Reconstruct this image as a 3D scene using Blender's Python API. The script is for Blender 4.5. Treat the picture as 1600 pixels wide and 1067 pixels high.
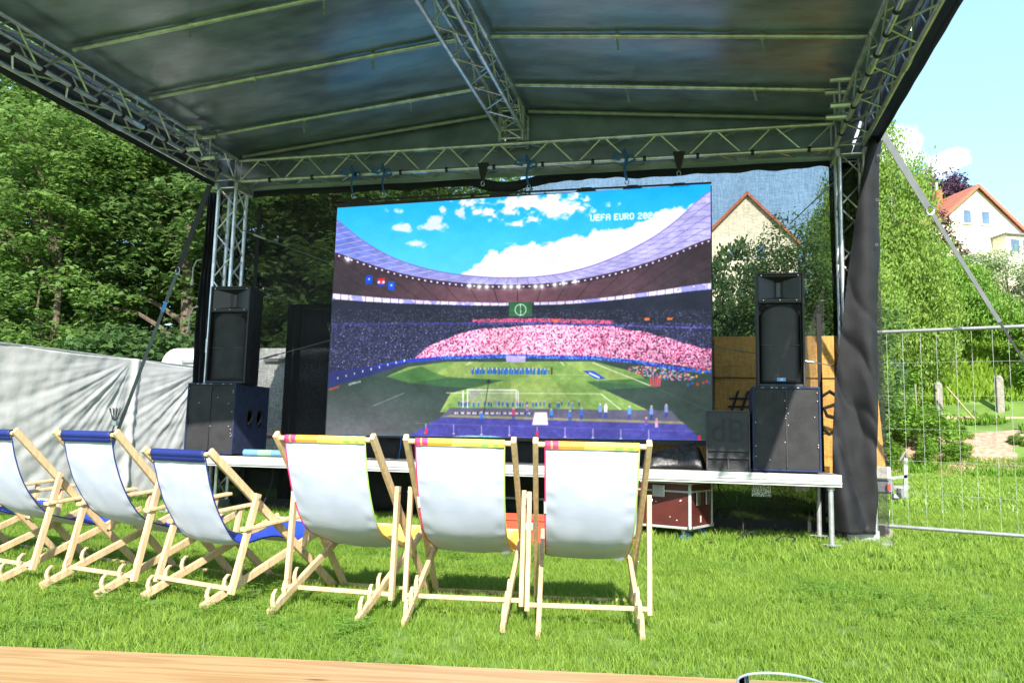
import bpy, math, random
import numpy as np
from mathutils import Vector, Matrix, noise as mnoise

D = bpy.data
for o in list(D.objects): D.objects.remove(o)
SC = bpy.context.scene
COL = SC.collection
R = math.radians
rnd = random.Random(7)

# ------------------------------------------------------------------ camera
def cam_axes(yaw, pitch, roll):
    y, p, r = R(yaw), R(pitch), R(roll)
    F = Vector((-math.sin(y)*math.cos(p), math.cos(y)*math.cos(p), math.sin(p)))
    R0 = Vector((math.cos(y), math.sin(y), 0)); U0 = R0.cross(F)
    return F, math.cos(r)*R0+math.sin(r)*U0, -math.sin(r)*R0+math.cos(r)*U0
F_, R_, U_ = cam_axes(13.3, 7.1, 1.4)
cam = D.objects.new('camera', D.cameras.new('camera')); COL.objects.link(cam)
cam.matrix_world = Matrix(((R_.x, U_.x, -F_.x, 0), (R_.y, U_.y, -F_.y, 0), (R_.z, U_.z, -F_.z, 1.0), (0, 0, 0, 1)))
cam.data.sensor_width = 36; cam.data.lens = 1245/1600*36
cam.data.clip_start = 0.05; cam.data.clip_end = 3000
SC.camera = cam

# ------------------------------------------------------------------ world, sun, exposure
SUN_EL, SUN_DIR = 35.0, (0.25, -0.97)
W = D.worlds.new('World'); SC.world = W; W.use_nodes = True
nt = W.node_tree; N = nt.nodes; L = nt.links; N.clear()
out = N.new('ShaderNodeOutputWorld'); bg = N.new('ShaderNodeBackground'); bg.inputs[1].default_value = 0.15
sky = N.new('ShaderNodeTexSky'); sky.sky_type = 'NISHITA'; sky.sun_disc = False
sky.sun_elevation = R(SUN_EL); sky.sun_rotation = math.atan2(SUN_DIR[0], SUN_DIR[1])
sky.air_density = 1.0; sky.dust_density = 0.6; sky.ozone_density = 1.0
tc = N.new('ShaderNodeTexCoord')
mp = N.new('ShaderNodeMapping'); mp.inputs['Scale'].default_value = (1, 1, 2.2); mp.inputs['Location'].default_value = (0.35, 0.1, 0.28)
nz = N.new('ShaderNodeTexNoise'); nz.inputs['Scale'].default_value = 3.1; nz.inputs['Detail'].default_value = 9; nz.inputs['Roughness'].default_value = 0.56
rp = N.new('ShaderNodeValToRGB'); rp.color_ramp.elements[0].position = 0.66; rp.color_ramp.elements[1].position = 0.80
mx = N.new('ShaderNodeMixRGB'); mx.inputs[2].default_value = (5.2, 5.5, 5.8, 1)
# thin high veil that whitens the blue, plus heaped clouds low over the hill
veil = N.new('ShaderNodeMixRGB'); veil.inputs[0].default_value = 0.42; veil.inputs[2].default_value = (2.1, 3.9, 5.0, 1)
def cloud_lump(prev, d, r0, r1):
    vs = N.new('ShaderNodeVectorMath'); vs.operation = 'DISTANCE'; vs.inputs[1].default_value = d
    nd = N.new('ShaderNodeTexNoise'); nd.inputs['Scale'].default_value = 9; nd.inputs['Detail'].default_value = 8
    ad = N.new('ShaderNodeVectorMath'); ad.operation = 'MULTIPLY_ADD'; ad.inputs[1].default_value = (.16, .16, .16)
    L.new(tc.outputs['Generated'], nd.inputs['Vector']); L.new(nd.outputs['Color'], ad.inputs[0]); L.new(tc.outputs['Generated'], ad.inputs[2]); L.new(ad.outputs[0], vs.inputs[0])
    q = N.new('ShaderNodeMapRange'); q.inputs['From Min'].default_value = r1; q.inputs['From Max'].default_value = r0; L.new(vs.outputs['Value'], q.inputs[0])
    m_ = N.new('ShaderNodeMixRGB'); m_.inputs[2].default_value = (6.5, 6.8, 7.0, 1); L.new(q.outputs[0], m_.inputs[0]); L.new(prev, m_.inputs[1]); return m_.outputs[0]
L.new(tc.outputs['Generated'], mp.inputs[0]); L.new(mp.outputs[0], nz.inputs['Vector']); L.new(nz.outputs['Fac'], rp.inputs[0])
L.new(rp.outputs[0], mx.inputs[0]); L.new(sky.outputs[0], veil.inputs[1]); L.new(veil.outputs[0], mx.inputs[1])
k_ = mx.outputs[0]
for d, r0, r1 in (((.285, 1.01, .395), .014, .032), ((.335, .995, .375), .012, .028), ((.26, 1.01, .36), .014, .03), ((-.75, .75, .45), .1, .16), ((.9, .5, .4), .09, .15)):
    k_ = cloud_lump(k_, d, r0, r1)
L.new(k_, bg.inputs[0]); L.new(bg.outputs[0], out.inputs[0])
sl = D.lights.new('sun', 'SUN'); sl.energy = 4.6; sl.angle = R(0.53); sl.color = (1, 0.95, 0.87)
so = D.objects.new('sun', sl); COL.objects.link(so)
sv = Vector((SUN_DIR[0]*math.cos(R(SUN_EL)), SUN_DIR[1]*math.cos(R(SUN_EL)), math.sin(R(SUN_EL))))
so.rotation_euler = sv.to_track_quat('Z', 'Y').to_euler(); so.location = (5, -20, 20)
SC.view_settings.view_transform = 'Standard'; SC.view_settings.look = 'None'
SC.view_settings.exposure = 1.2; SC.view_settings.gamma = 1.0; SC.view_settings.use_curve_mapping = False

# ------------------------------------------------------------------ materials
def newmat(name):
    m = D.materials.new(name); m.use_nodes = True
    nt = m.node_tree; nt.nodes.clear()
    o = nt.nodes.new('ShaderNodeOutputMaterial')
    return m, nt, o
def inp(b, k, v):
    if k in b.inputs: b.inputs[k].default_value = v
def pm(name, col, rough=0.6, metal=0.0, var=0.15, scale=6.0, bump=0.0, bscale=40.0, stretch=(1, 1, 1), col2=None, det=5, spec=0.5, coord='Object', lo=.35, hi=.65):
    """principled with noise-varied colour and fine bump"""
    m, nt, o = newmat(name); N = nt.nodes; L = nt.links
    b = N.new('ShaderNodeBsdfPrincipled'); L.new(b.outputs[0], o.inputs[0])
    b.inputs['Roughness'].default_value = rough; b.inputs['Metallic'].default_value = metal; inp(b, 'Specular IOR Level', spec)
    tc = N.new('ShaderNodeTexCoord'); mp = N.new('ShaderNodeMapping'); mp.inputs['Scale'].default_value = stretch
    L.new(tc.outputs[coord], mp.inputs[0])
    nz = N.new('ShaderNodeTexNoise'); nz.inputs['Scale'].default_value = scale; nz.inputs['Detail'].default_value = det
    L.new(mp.outputs[0], nz.inputs['Vector'])
    r = N.new('ShaderNodeValToRGB'); r.color_ramp.elements[0].position = lo; r.color_ramp.elements[1].position = hi
    c2 = col2 if col2 else tuple(min(1, c*(1+var)) for c in col)
    c1 = col if col2 else tuple(c*(1-var) for c in col)
    r.color_ramp.elements[0].color = (*c1, 1); r.color_ramp.elements[1].color = (*c2, 1)
    L.new(nz.outputs['Fac'], r.inputs[0]); L.new(r.outputs[0], b.inputs['Base Color'])
    if bump:
        n2 = N.new('ShaderNodeTexNoise'); n2.inputs['Scale'].default_value = bscale; n2.inputs['Detail'].default_value = 4
        L.new(mp.outputs[0], n2.inputs['Vector'])
        bp = N.new('ShaderNodeBump'); bp.inputs['Strength'].default_value = bump; bp.inputs['Distance'].default_value = 0.02
        L.new(n2.outputs['Fac'], bp.inputs['Height']); L.new(bp.outputs[0], b.inputs['Normal'])
    return m
def foliage(name, c1, c2, trans=0.35, rough=0.55):
    m, nt, o = newmat(name); N = nt.nodes; L = nt.links
    g = N.new('ShaderNodeNewGeometry'); r = N.new('ShaderNodeValToRGB')
    r.color_ramp.elements[0].color = (*c1, 1); r.color_ramp.elements[1].color = (*c2, 1)
    L.new(g.outputs['Random Per Island'], r.inputs[0])
    d = N.new('ShaderNodeBsdfPrincipled'); d.inputs['Roughness'].default_value = rough; inp(d, 'Specular IOR Level', 0.25)
    t = N.new('ShaderNodeBsdfTranslucent'); ms = N.new('ShaderNodeMixShader'); ms.inputs[0].default_value = trans
    hs = N.new('ShaderNodeHueSaturation'); hs.inputs['Value'].default_value = 1.5; hs.inputs['Hue'].default_value = .485
    L.new(r.outputs[0], d.inputs['Base Color']); L.new(r.outputs[0], hs.inputs['Color']); L.new(hs.outputs[0], t.inputs[0])
    L.new(d.outputs[0], ms.inputs[1]); L.new(t.outputs[0], ms.inputs[2]); L.new(ms.outputs[0], o.inputs[0])
    return m
def ramp_x(name, stops, rough=0.7, trans=0.0, axis=0):
    """printed cloth: colour by object-space x"""
    m, nt, o = newmat(name); N = nt.nodes; L = nt.links
    tc = N.new('ShaderNodeTexCoord'); sp = N.new('ShaderNodeSeparateXYZ'); L.new(tc.outputs['Object'], sp.inputs[0])
    nz = N.new('ShaderNodeTexNoise'); nz.inputs['Scale'].default_value = 9; L.new(tc.outputs['Object'], nz.inputs['Vector'])
    ma = N.new('ShaderNodeMath'); ma.operation = 'MULTIPLY_ADD'; ma.inputs[1].default_value = 0.10; L.new(nz.outputs['Fac'], ma.inputs[0]); L.new(sp.outputs[axis], ma.inputs[2])
    mr = N.new('ShaderNodeMapRange'); mr.inputs['From Min'].default_value = -0.22; mr.inputs['From Max'].default_value = 0.32; L.new(ma.outputs[0], mr.inputs[0])
    r = N.new('ShaderNodeValToRGB'); r.color_ramp.interpolation = 'CONSTANT'
    e = r.color_ramp.elements; e[0].position = stops[0][0]; e[0].color = (*stops[0][1], 1); e[1].position = stops[1][0]; e[1].color = (*stops[1][1], 1)
    for p, c in stops[2:]:
        q = e.new(p); q.color = (*c, 1)
    L.new(mr.outputs[0], r.inputs[0])
    b = N.new('ShaderNodeBsdfPrincipled'); b.inputs['Roughness'].default_value = rough; L.new(r.outputs[0], b.inputs['Base Color']); L.new(b.outputs[0], o.inputs[0])
    return m
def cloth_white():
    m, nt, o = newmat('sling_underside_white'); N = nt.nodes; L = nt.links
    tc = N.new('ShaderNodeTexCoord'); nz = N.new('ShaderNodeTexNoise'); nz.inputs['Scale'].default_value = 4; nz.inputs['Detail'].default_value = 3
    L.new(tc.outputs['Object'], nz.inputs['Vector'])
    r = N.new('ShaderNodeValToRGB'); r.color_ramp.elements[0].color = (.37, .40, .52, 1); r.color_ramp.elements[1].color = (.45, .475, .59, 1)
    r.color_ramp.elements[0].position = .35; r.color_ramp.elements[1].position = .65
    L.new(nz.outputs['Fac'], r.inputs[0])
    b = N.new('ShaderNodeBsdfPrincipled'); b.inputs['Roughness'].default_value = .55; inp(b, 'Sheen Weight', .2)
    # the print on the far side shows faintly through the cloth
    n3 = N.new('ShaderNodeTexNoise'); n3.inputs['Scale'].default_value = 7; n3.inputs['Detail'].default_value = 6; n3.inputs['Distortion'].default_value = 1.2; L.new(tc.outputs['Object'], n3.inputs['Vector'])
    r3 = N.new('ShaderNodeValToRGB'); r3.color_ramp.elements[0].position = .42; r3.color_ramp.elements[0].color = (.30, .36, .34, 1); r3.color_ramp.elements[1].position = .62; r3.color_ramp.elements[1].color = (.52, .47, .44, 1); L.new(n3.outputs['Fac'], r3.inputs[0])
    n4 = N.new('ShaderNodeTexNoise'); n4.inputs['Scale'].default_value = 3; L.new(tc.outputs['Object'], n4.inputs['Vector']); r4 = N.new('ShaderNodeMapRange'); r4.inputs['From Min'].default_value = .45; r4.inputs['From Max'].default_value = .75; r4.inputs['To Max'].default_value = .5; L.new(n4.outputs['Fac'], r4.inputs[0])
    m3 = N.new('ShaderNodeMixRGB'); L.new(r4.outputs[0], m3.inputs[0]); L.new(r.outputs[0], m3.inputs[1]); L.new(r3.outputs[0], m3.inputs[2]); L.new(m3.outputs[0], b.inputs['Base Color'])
    mp = N.new('ShaderNodeMapping'); mp.inputs['Scale'].default_value = (1.2, 5, 5); L.new(tc.outputs['Object'], mp.inputs[0])
    n2 = N.new('ShaderNodeTexNoise'); n2.inputs['Scale'].default_value = 3; n2.inputs['Detail'].default_value = 3; L.new(mp.outputs[0], n2.inputs['Vector'])
    bp = N.new('ShaderNodeBump'); bp.inputs['Strength'].default_value = .12; bp.inputs['Distance'].default_value = .012
    L.new(n2.outputs['Fac'], bp.inputs['Height']); L.new(bp.outputs[0], b.inputs['Normal'])
    L.new(b.outputs[0], o.inputs[0]); return m
def scrim_mat(name, open_=0.5, col=(.012, .012, .014)):
    m, nt, o = newmat(name); N = nt.nodes; L = nt.links
    tc = N.new('ShaderNodeTexCoord')
    def nn(sc, st):
        mp = N.new('ShaderNodeMapping'); mp.inputs['Scale'].default_value = st; L.new(tc.outputs['Object'], mp.inputs[0])
        n = N.new('ShaderNodeTexNoise'); n.inputs['Scale'].default_value = sc; n.inputs['Detail'].default_value = 3; L.new(mp.outputs[0], n.inputs['Vector']); return n
    a = nn(9, (6, 1, .8)); b_ = nn(14, (.8, 1, 6)); c = nn(1.2, (1, 1, 1)); d = nn(60, (1, 1, 1))
    s1 = N.new('ShaderNodeMath'); s1.operation = 'ADD'; L.new(a.outputs['Fac'], s1.inputs[0]); L.new(b_.outputs['Fac'], s1.inputs[1])
    s2 = N.new('ShaderNodeMath'); s2.operation = 'ADD'; L.new(c.outputs['Fac'], s2.inputs[0]); L.new(d.outputs['Fac'], s2.inputs[1])
    s3 = N.new('ShaderNodeMath'); s3.operation = 'ADD'; L.new(s1.outputs[0], s3.inputs[0]); L.new(s2.outputs[0], s3.inputs[1])
    mr = N.new('ShaderNodeMapRange'); mr.inputs['From Min'].default_value = 1.65; mr.inputs['From Max'].default_value = 2.35
    mr.inputs['To Min'].default_value = open_-.12; mr.inputs['To Max'].default_value = min(.95, open_+.12); L.new(s3.outputs[0], mr.inputs[0])
    df = N.new('ShaderNodeBsdfDiffuse'); df.inputs[0].default_value = (*col, 1); tr = N.new('ShaderNodeBsdfTransparent')
    ms = N.new('ShaderNodeMixShader'); L.new(mr.outputs[0], ms.inputs[0]); L.new(df.outputs[0], ms.inputs[1]); L.new(tr.outputs[0], ms.inputs[2]); L.new(ms.outputs[0], o.inputs[0])
    return m
def glass(name, col=(1, 1, 1), rough=0.0):
    m, nt, o = newmat(name); b = nt.nodes.new('ShaderNodeBsdfPrincipled'); inp(b, 'Transmission Weight', 1.0); b.inputs['Roughness'].default_value = rough
    b.inputs['Base Color'].default_value = (*col, 1); b.inputs['IOR'].default_value = 1.5; nt.links.new(b.outputs[0], o.inputs[0]); return m

ALU = pm('aluminium_truss', (.56, .57, .60), .30, .8, .2, 9, .15, 60)
PALE = pm('galvanised_pipe', (.33, .34, .34), .5, .5, .15, 12, .1, 60)
DECKW = pm('deck_edge_aluminium', (.48, .49, .47), .45, .25, .12, 5, .15, 30, (.4, 1, 4))
PLY = pm('deck_plywood_dark', (.05, .04, .035), .7)
CANVAS = pm('canopy_pvc_screen_tint', (.13, .165, .26), .30, 0, .34, 2.2, .14, 9, (1, 2.4, 1), det=12, spec=1.0)  # base colour tinted blue to stand in for the screen's reflected glow
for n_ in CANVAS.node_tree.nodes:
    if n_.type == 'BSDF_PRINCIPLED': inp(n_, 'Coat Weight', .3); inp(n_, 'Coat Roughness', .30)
VAL = pm('canopy_edge_black', (.018, .02, .03), .5, 0, .2, 3, .2, 12)
BLACKFAB = pm('black_curtain_fabric', (.009, .009, .011), .62, 0, .5, 5, .5, 160, det=9, spec=.35)
SCRIM = scrim_mat('scrim_mesh', .42, (.028, .028, .030))
SCRIM2 = scrim_mat('scrim_mesh_double', .24)
HEM = pm('scrim_hem_black', (.01, .01, .011), .8)
SPK = pm('speaker_black', (.010, .010, .011), .5, 0, .3, 8, .3, 120)
GRILLE = pm('speaker_grille_grey', (.018, .0175, .019), .7, .0, .35, 6, .5, 160, det=10)
NAVY = pm('cabinet_navy_carpet', (.012, .022, .065), .8, 0, .3, 10, .5, 120)
FRAMEGREY = pm('cabinet_edge_grey', (.035, .035, .038), .6, 0, .3, 10, .2, 60)
WORN = pm('paint_chip_pale', (.5, .48, .45), .7)
PINE = pm('pine_wood_pale', (.60, .42, .235), .55, 0, .16, 3, .15, 30, (14, 14, 1.2), det=6)
BLUEC = pm('sling_royal_blue', (.012, .045, .36), .6, 0, .15, 5)
NAVYP = pm('sling_navy_edge', (.008, .018, .15), .6, 0, .15, 5)
UNDER = cloth_white()
MAG, ORA, YEL, GRN = (.62, .05, .16), (.78, .33, .05), (.78, .56, .10), (.34, .55, .10)
PRINT = ramp_x('sling_rainbow_print', [(0, MAG), (.10, ORA), (.115, MAG), (.17, ORA), (.42, YEL), (.72, GRN), (.78, YEL), (.84, GRN), (.9, YEL)])
PRINTF = ramp_x('sling_front_orange_print', [(0, MAG), (.12, ORA), (.55, YEL), (.85, ORA)])
PMAG = pm('piping_magenta', (.72, .02, .13), .6); PGRN = pm('piping_green', (.36, .58, .12), .6); PORA = pm('piping_orange', (.85, .36, .03), .6)
TAG = pm('care_label_white', (.75, .75, .75), .6)
METAL = pm('bolt_steel', (.45, .45, .46), .35, .9)
def tarp_mat():
    m = pm('tarpaulin_pale_grey', (.40, .40, .40), .5, 0, .07, 1.5, .35, 9, (1, 1, 1), det=8); return m
TARP = tarp_mat()
ROPEW = pm('rope_pale', (.45, .42, .36), .8); STRAPB = pm('strap_black', (.012, .012, .014), .7); STRAPG = pm('strap_grey', (.09, .10, .10), .7); BLUES = pm('strap_blue', (.02, .09, .28), .7)
CARW = pm('caravan_white', (.72, .72, .70), .35, 0, .05, 2); CARWIN = pm('caravan_window_dark', (.03, .035, .04), .15); CARGREY = pm('caravan_trim_grey', (.25, .26, .26), .5); REDS = pm('caravan_red_stripe', (.55, .03, .03), .5)
ORG = pm('trailer_orange', (.88, .44, .09), .6, 0, .12, 2.5, .1, 20); DARKR = pm('rubber_dark', (.02, .02, .02), .7); INK = pm('paint_black_scrawl', (.015, .012, .01), .7)
MAROON = pm('case_maroon_laminate', (.085, .018, .014), .38, 0, .15, 4, .1, 40); CRED = pm('crate_red_plastic', (.75, .07, .03), .45); CHIPW = WORN
CONC = pm('concrete_post', (.24, .22, .18), .85, 0, .2, 8, .3, 40); BARK = pm('bark_brown', (.11, .085, .06), .9, 0, .35, 8, .6, 25, (3, 3, .6)); BIRCH = pm('birch_bark', (.50, .48, .43), .8, 0, .6, 6, .3, 20, (.6, .6, 5))
PLANK = pm('garden_plank', (.42, .30, .19), .8, 0, .25, 4, .2, 30, (1, 6, 6)); WALLC = pm('house_render_cream', (.74, .68, .52), .85, 0, .05, 1.5, .1, 20); TILE = pm('roof_tile_red', (.42, .13, .07), .7, 0, .25, 8, .4, 12, (1, 1, 4)); WHITE = pm('paint_white', (.78, .78, .76), .5, 0, .04)
PANE = pm('window_glass', (.10, .15, .22), .08, 0, .2, 1.5, spec=1.0); BRICK = pm('brick_red', (.33, .11, .06), .8); LEAD = pm('roof_edge_grey', (.2, .2, .21), .6)
SOIL = pm('garden_soil_mulch', (.40, .25, .17), .95, 0, .3, 5, .8, 20, det=9)
BLUEPLAS = pm('caster_blue', (.04, .16, .38), .5); GREENF = pm('roll_mat_green', (.22, .42, .25), .7); BLUEF = pm('roll_mat_blue', (.12, .28, .48), .7)
TABLE = None

def thin_glass(name):
    m, nt, o = newmat(name); lw = nt.nodes.new('ShaderNodeLayerWeight'); lw.inputs[0].default_value = .25; g = nt.nodes.new('ShaderNodeBsdfGlossy'); g.inputs['Roughness'].default_value = .02; t = nt.nodes.new('ShaderNodeBsdfTransparent'); t.inputs[0].default_value = (.86, .9, .9, 1); ms = nt.nodes.new('ShaderNodeMixShader')
    nt.links.new(lw.outputs['Fresnel'], ms.inputs[0]); nt.links.new(t.outputs[0], ms.inputs[1]); nt.links.new(g.outputs[0], ms.inputs[2]); nt.links.new(ms.outputs[0], o.inputs[0]); return m
# ------------------------------------------------------------------ mesh tools
class MB:
    def __init__(s): s.v = []; s.f = []
    def add(s, vs, fs):
        n = len(s.v); s.v += [tuple(v) for v in vs]; s.f += [tuple(i+n for i in f) for f in fs]; return s
    def hexa(s, p):   # 8 points, bottom 4 ccw, top 4 ccw
        return s.add(p, [(3, 2, 1, 0), (4, 5, 6, 7), (0, 1, 5, 4), (1, 2, 6, 5), (2, 3, 7, 6), (3, 0, 4, 7)])
    def box(s, x0, x1, y0, y1, z0, z1, b=0.0):
        if b <= 0: return s.hexa([(x0, y0, z0), (x1, y0, z0), (x1, y1, z0), (x0, y1, z0), (x0, y0, z1), (x1, y0, z1), (x1, y1, z1), (x0, y1, z1)])
        # chamfered on all edges
        vs = []; idx = {}
        xs, ys, zs = (x0, x1), (y0, y1), (z0, z1)
        for i in (0, 1):
            for j in (0, 1):
                for k in (0, 1):
                    sx, sy, sz = (1 if i == 0 else -1), (1 if j == 0 else -1), (1 if k == 0 else -1)
                    idx[i, j, k] = len(vs)
                    vs += [(xs[i], ys[j]+sy*b, zs[k]+sz*b), (xs[i]+sx*b, ys[j], zs[k]+sz*b), (xs[i]+sx*b, ys[j]+sy*b, zs[k])]
        fs = []
        def q(a, n): return [idx[t]+n for t in a]
        fs.append(q([(0, 0, 0), (0, 0, 1), (0, 1, 1), (0, 1, 0)], 0)); fs.append(q([(1, 0, 0), (1, 1, 0), (1, 1, 1), (1, 0, 1)], 0))
        fs.append(q([(0, 0, 0), (1, 0, 0), (1, 0, 1), (0, 0, 1)], 1)); fs.append(q([(0, 1, 0), (0, 1, 1), (1, 1, 1), (1, 1, 0)], 1))
        fs.append(q([(0, 0, 0), (0, 1, 0), (1, 1, 0), (1, 0, 0)], 2)); fs.append(q([(0, 0, 1), (1, 0, 1), (1, 1, 1), (0, 1, 1)], 2))
        for (a, c) in [((0, 0), (1,)), ((0, 1), (1,)), ((1, 0), (1,)), ((1, 1), (1,))]:
            i, j = a; fs.append([idx[i, j, 0]+0, idx[i, j, 1]+0, idx[i, j, 1]+1, idx[i, j, 0]+1])
            i, k = a; fs.append([idx[i, 0, k]+0, idx[i, 1, k]+0, idx[i, 1, k]+2, idx[i, 0, k]+2])
            j, k = a; fs.append([idx[0, j, k]+1, idx[1, j, k]+1, idx[1, j, k]+2, idx[0, j, k]+2])
        for t, n in idx.items(): fs.append([n, n+1, n+2])
        return s.add(vs, fs)
    def bar(s, p0, p1, w, h, side=(1, 0, 0), b=0.0):
        """rectangular bar from p0 to p1: w along side, h across"""
        p0, p1 = Vector(p0), Vector(p1); d = (p1-p0).normalized(); sd = Vector(side); sd = (sd-d*sd.dot(d)).normalized(); u = sd.cross(d)
        a = sd*w/2; c = u*h/2
        if b <= 0:
            return s.hexa([p0-a-c, p0+a-c, p0+a+c, p0-a+c, p1-a-c, p1+a-c, p1+a+c, p1-a+c])
        prof = [(-1, -1, b, 0), (1, -1, -b, 0), (1, -1, 0, b), (1, 1, 0, -b), (1, 1, -b, 0), (-1, 1, b, 0), (-1, 1, 0, -b), (-1, -1, 0, b)]
        r0 = [p0+a*x+c*y+sd*dx+u*dy for x, y, dx, dy in prof]; r1 = [q+(p1-p0) for q in r0]
        n = 8; return s.add(r0+r1, [tuple(range(n-1, -1, -1)), tuple(range(n, 2*n))]+[(i, (i+1) % n, (i+1) % n+n, i+n) for i in range(n)])
    def tube(s, p0, p1, r, n=8, r1=None, caps=True):
        p0, p1 = Vector(p0), Vector(p1); d = (p1-p0).normalized(); a = d.orthogonal().normalized(); c = d.cross(a); r1 = r if r1 is None else r1
        vs = [p0+(a*math.cos(t)+c*math.sin(t))*r for t in [2*math.pi*i/n for i in range(n)]]+[p1+(a*math.cos(t)+c*math.sin(t))*r1 for t in [2*math.pi*i/n for i in range(n)]]
        fs = [(i, (i+1) % n, (i+1) % n+n, i+n) for i in range(n)]
        if caps: fs += [tuple(range(n-1, -1, -1)), tuple(range(n, 2*n))]
        return s.add(vs, fs)
    def path(s, pts, r, n=6, flat=None):
        pts = [Vector(p) for p in pts]; rs = r if isinstance(r, (list, tuple)) else [r]*len(pts)
        vs = []; a = None
        for i, p in enumerate(pts):
            d = (pts[min(i+1, len(pts)-1)]-pts[max(i-1, 0)]).normalized()
            a = d.orthogonal().normalized() if a is None else (a-d*a.dot(d)).normalized()
            c = d.cross(a)
            for k in range(n):
                t = 2*math.pi*k/n; vs.append(p+(a*math.cos(t)*(flat if flat else 1)+c*math.sin(t))*rs[i])
        fs = [(i*n+k, i*n+(k+1) % n, (i+1)*n+(k+1) % n, (i+1)*n+k) for i in range(len(pts)-1) for k in range(n)]
        fs += [tuple(range(n-1, -1, -1)), tuple((len(pts)-1)*n+k for k in range(n))]
        return s.add(vs, fs)
    def lathe(s, prof, c=(0, 0, 0), n=24, close=False):
        vs = [(c[0]+r*math.cos(2*math.pi*k/n), c[1]+r*math.sin(2*math.pi*k/n), c[2]+z) for r, z in prof for k in range(n)]
        m = len(prof); fs = [(i*n+k, i*n+(k+1) % n, (i+1)*n+(k+1) % n, (i+1)*n+k) for i in range(m-1) for k in range(n)]
        if close: fs += [((m-1)*n+k, (m-1)*n+(k+1) % n, (k+1) % n, k) for k in range(n)]
        else: fs += [tuple(range(n-1, -1, -1)), tuple((m-1)*n+k for k in range(n))]
        return s.add(vs, fs)
    def grid(s, P, thick=None):
        """P: rows x cols of points"""
        h, w = len(P), len(P[0]); vs = [p for r in P for p in r]
        fs = [(i*w+j, i*w+j+1, (i+1)*w+j+1, (i+1)*w+j) for i in range(h-1) for j in range(w-1)]
        return s.add(vs, fs)
    def prism(s, poly, y0, y1):   # polygon in xz, extruded in y
        n = len(poly); return s.add([(x, y0, z) for x, z in poly]+[(x, y1, z) for x, z in poly], [tuple(range(n)), tuple(range(2*n-1, n-1, -1))]+[((i+1) % n, i, i+n, (i+1) % n+n) for i in range(n)])
def mesh_of(name, mb, mat, smooth=False):
    me = D.meshes.new(name); me.from_pydata(mb.v, [], mb.f); me.update()
    if mat: me.materials.append(mat)
    if smooth:
        me.polygons.foreach_set('use_smooth', [True]*len(me.polygons))
        try: me.set_sharp_from_angle(angle=R(40))
        except Exception: pass
    return me
def fixn(me):
    import bmesh
    bm = bmesh.new(); bm.from_mesh(me); bmesh.ops.recalc_face_normals(bm, faces=bm.faces[:]); bm.to_mesh(me); bm.free()
def root(o):
    while o.parent: o = o.parent
    return o
def obj(name, mb, mat, parent=None, smooth=False, local=False, label=None, kind=None, fix=True):
    """one mesh object; vertices given in world space unless local=True"""
    if parent is not None and not local:
        q = parent; M = Matrix.Identity(4)
        chain = []
        while q: chain.append(q); q = q.parent
        for c in reversed(chain): M = M @ (Matrix.Translation(c.location) @ c.rotation_euler.to_matrix().to_4x4())
        Mi = M.inverted(); mb.v = [tuple(Mi @ Vector(v)) for v in mb.v]
    me = mesh_of(name, mb, mat, smooth)
    if fix and len(mb.f) < 20000:
        fixn(me)
    o = D.objects.new(name, me); COL.objects.link(o)
    if parent: o.parent = parent
    if label: o['label'] = label
    if kind: o['kind'] = kind
    return o
def solid(o, t, off=0):
    m = o.modifiers.new('thickness', 'SOLIDIFY'); m.thickness = t; m.offset = off; return o
def tag(o, label, cat, group=None):
    o['label'] = label; o['category'] = cat
    if group: o['group'] = group
    return o
def thing(name, label, cat, loc=(0, 0, 0), rz=0, group=None):
    o = D.objects.new(name, None); COL.objects.link(o); o.location = loc; o.rotation_euler = (0, 0, rz); o.empty_display_size = .2
    return tag(o, label, cat, group)
def struct(name, mb, mat, smooth=False, fix=False):
    o = obj(name, mb, mat, None, smooth, fix=fix); o['kind'] = 'structure'; return o
def children(o): return [c for c in D.objects if c.parent == o]
def copy_tree(o, kids=None, parent=None):
    c = o.copy(); COL.objects.link(c); c.parent = parent
    for ch in children(o): copy_tree(ch, parent=c)
    return c
def lerp(a, b, t): return tuple(a[i]+(b[i]-a[i])*t for i in range(len(a)))
def interp(x, pts):
    if x <= pts[0][0]: return pts[0][1]
    for (a, va), (b, vb) in zip(pts, pts[1:]):
        if x <= b: return va+(vb-va)*(x-a)/(b-a)
    return pts[-1][1]
def text_mesh(txt, size, depth=.004):
    cu = D.curves.new('lettering', 'FONT'); cu.body = txt; cu.size = size; cu.extrude = depth; cu.align_x = 'CENTER'; cu.align_y = 'CENTER'
    o = D.objects.new('lettering', cu); COL.objects.link(o); bpy.context.view_layer.update()
    dg = bpy.context.evaluated_depsgraph_get(); me = o.evaluated_get(dg).to_mesh()
    v = [tuple(p.co) for p in me.vertices]; f = [tuple(p.vertices) for p in me.polygons]
    D.objects.remove(o); m = MB(); m.add(v, f); return m

# ------------------------------------------------------------------ ground
HILL = [(34, 0), (36, .7), (38.5, 1.7), (42, 2.6), (50, 6.3), (60, 9.3), (75, 12.5), (100, 18), (150, 26), (300, 34), (2000, 36)]
def gz(x, y):
    d = y+.22*x-2.2
    s = max(0.0, min(1.0, (x+y*.35+2)/6.0)) if y > 20 else 1.0
    z = interp(d, HILL)
    if z > 0: z = z*(.35+.65*s)+.12*math.sin(x*.35)*min(1, z)+.08*math.sin(x*.9+y*.5)*min(1, z)
    return z
xs = sorted(set([-1500, -600, -300, -160, -100, -70]+[-50+i*2 for i in range(51)]+[60, 80, 110, 170, 300, 600, 1500]))
ys = sorted(set([-1500, -500, -150, -60, -30, -15, -5, 0, 5, 10, 15, 20, 25, 30]+[32+i*.75 for i in range(40)]+[64+i*4 for i in range(12)]+[125, 150, 200, 300, 500, 900, 2000]))
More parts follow.
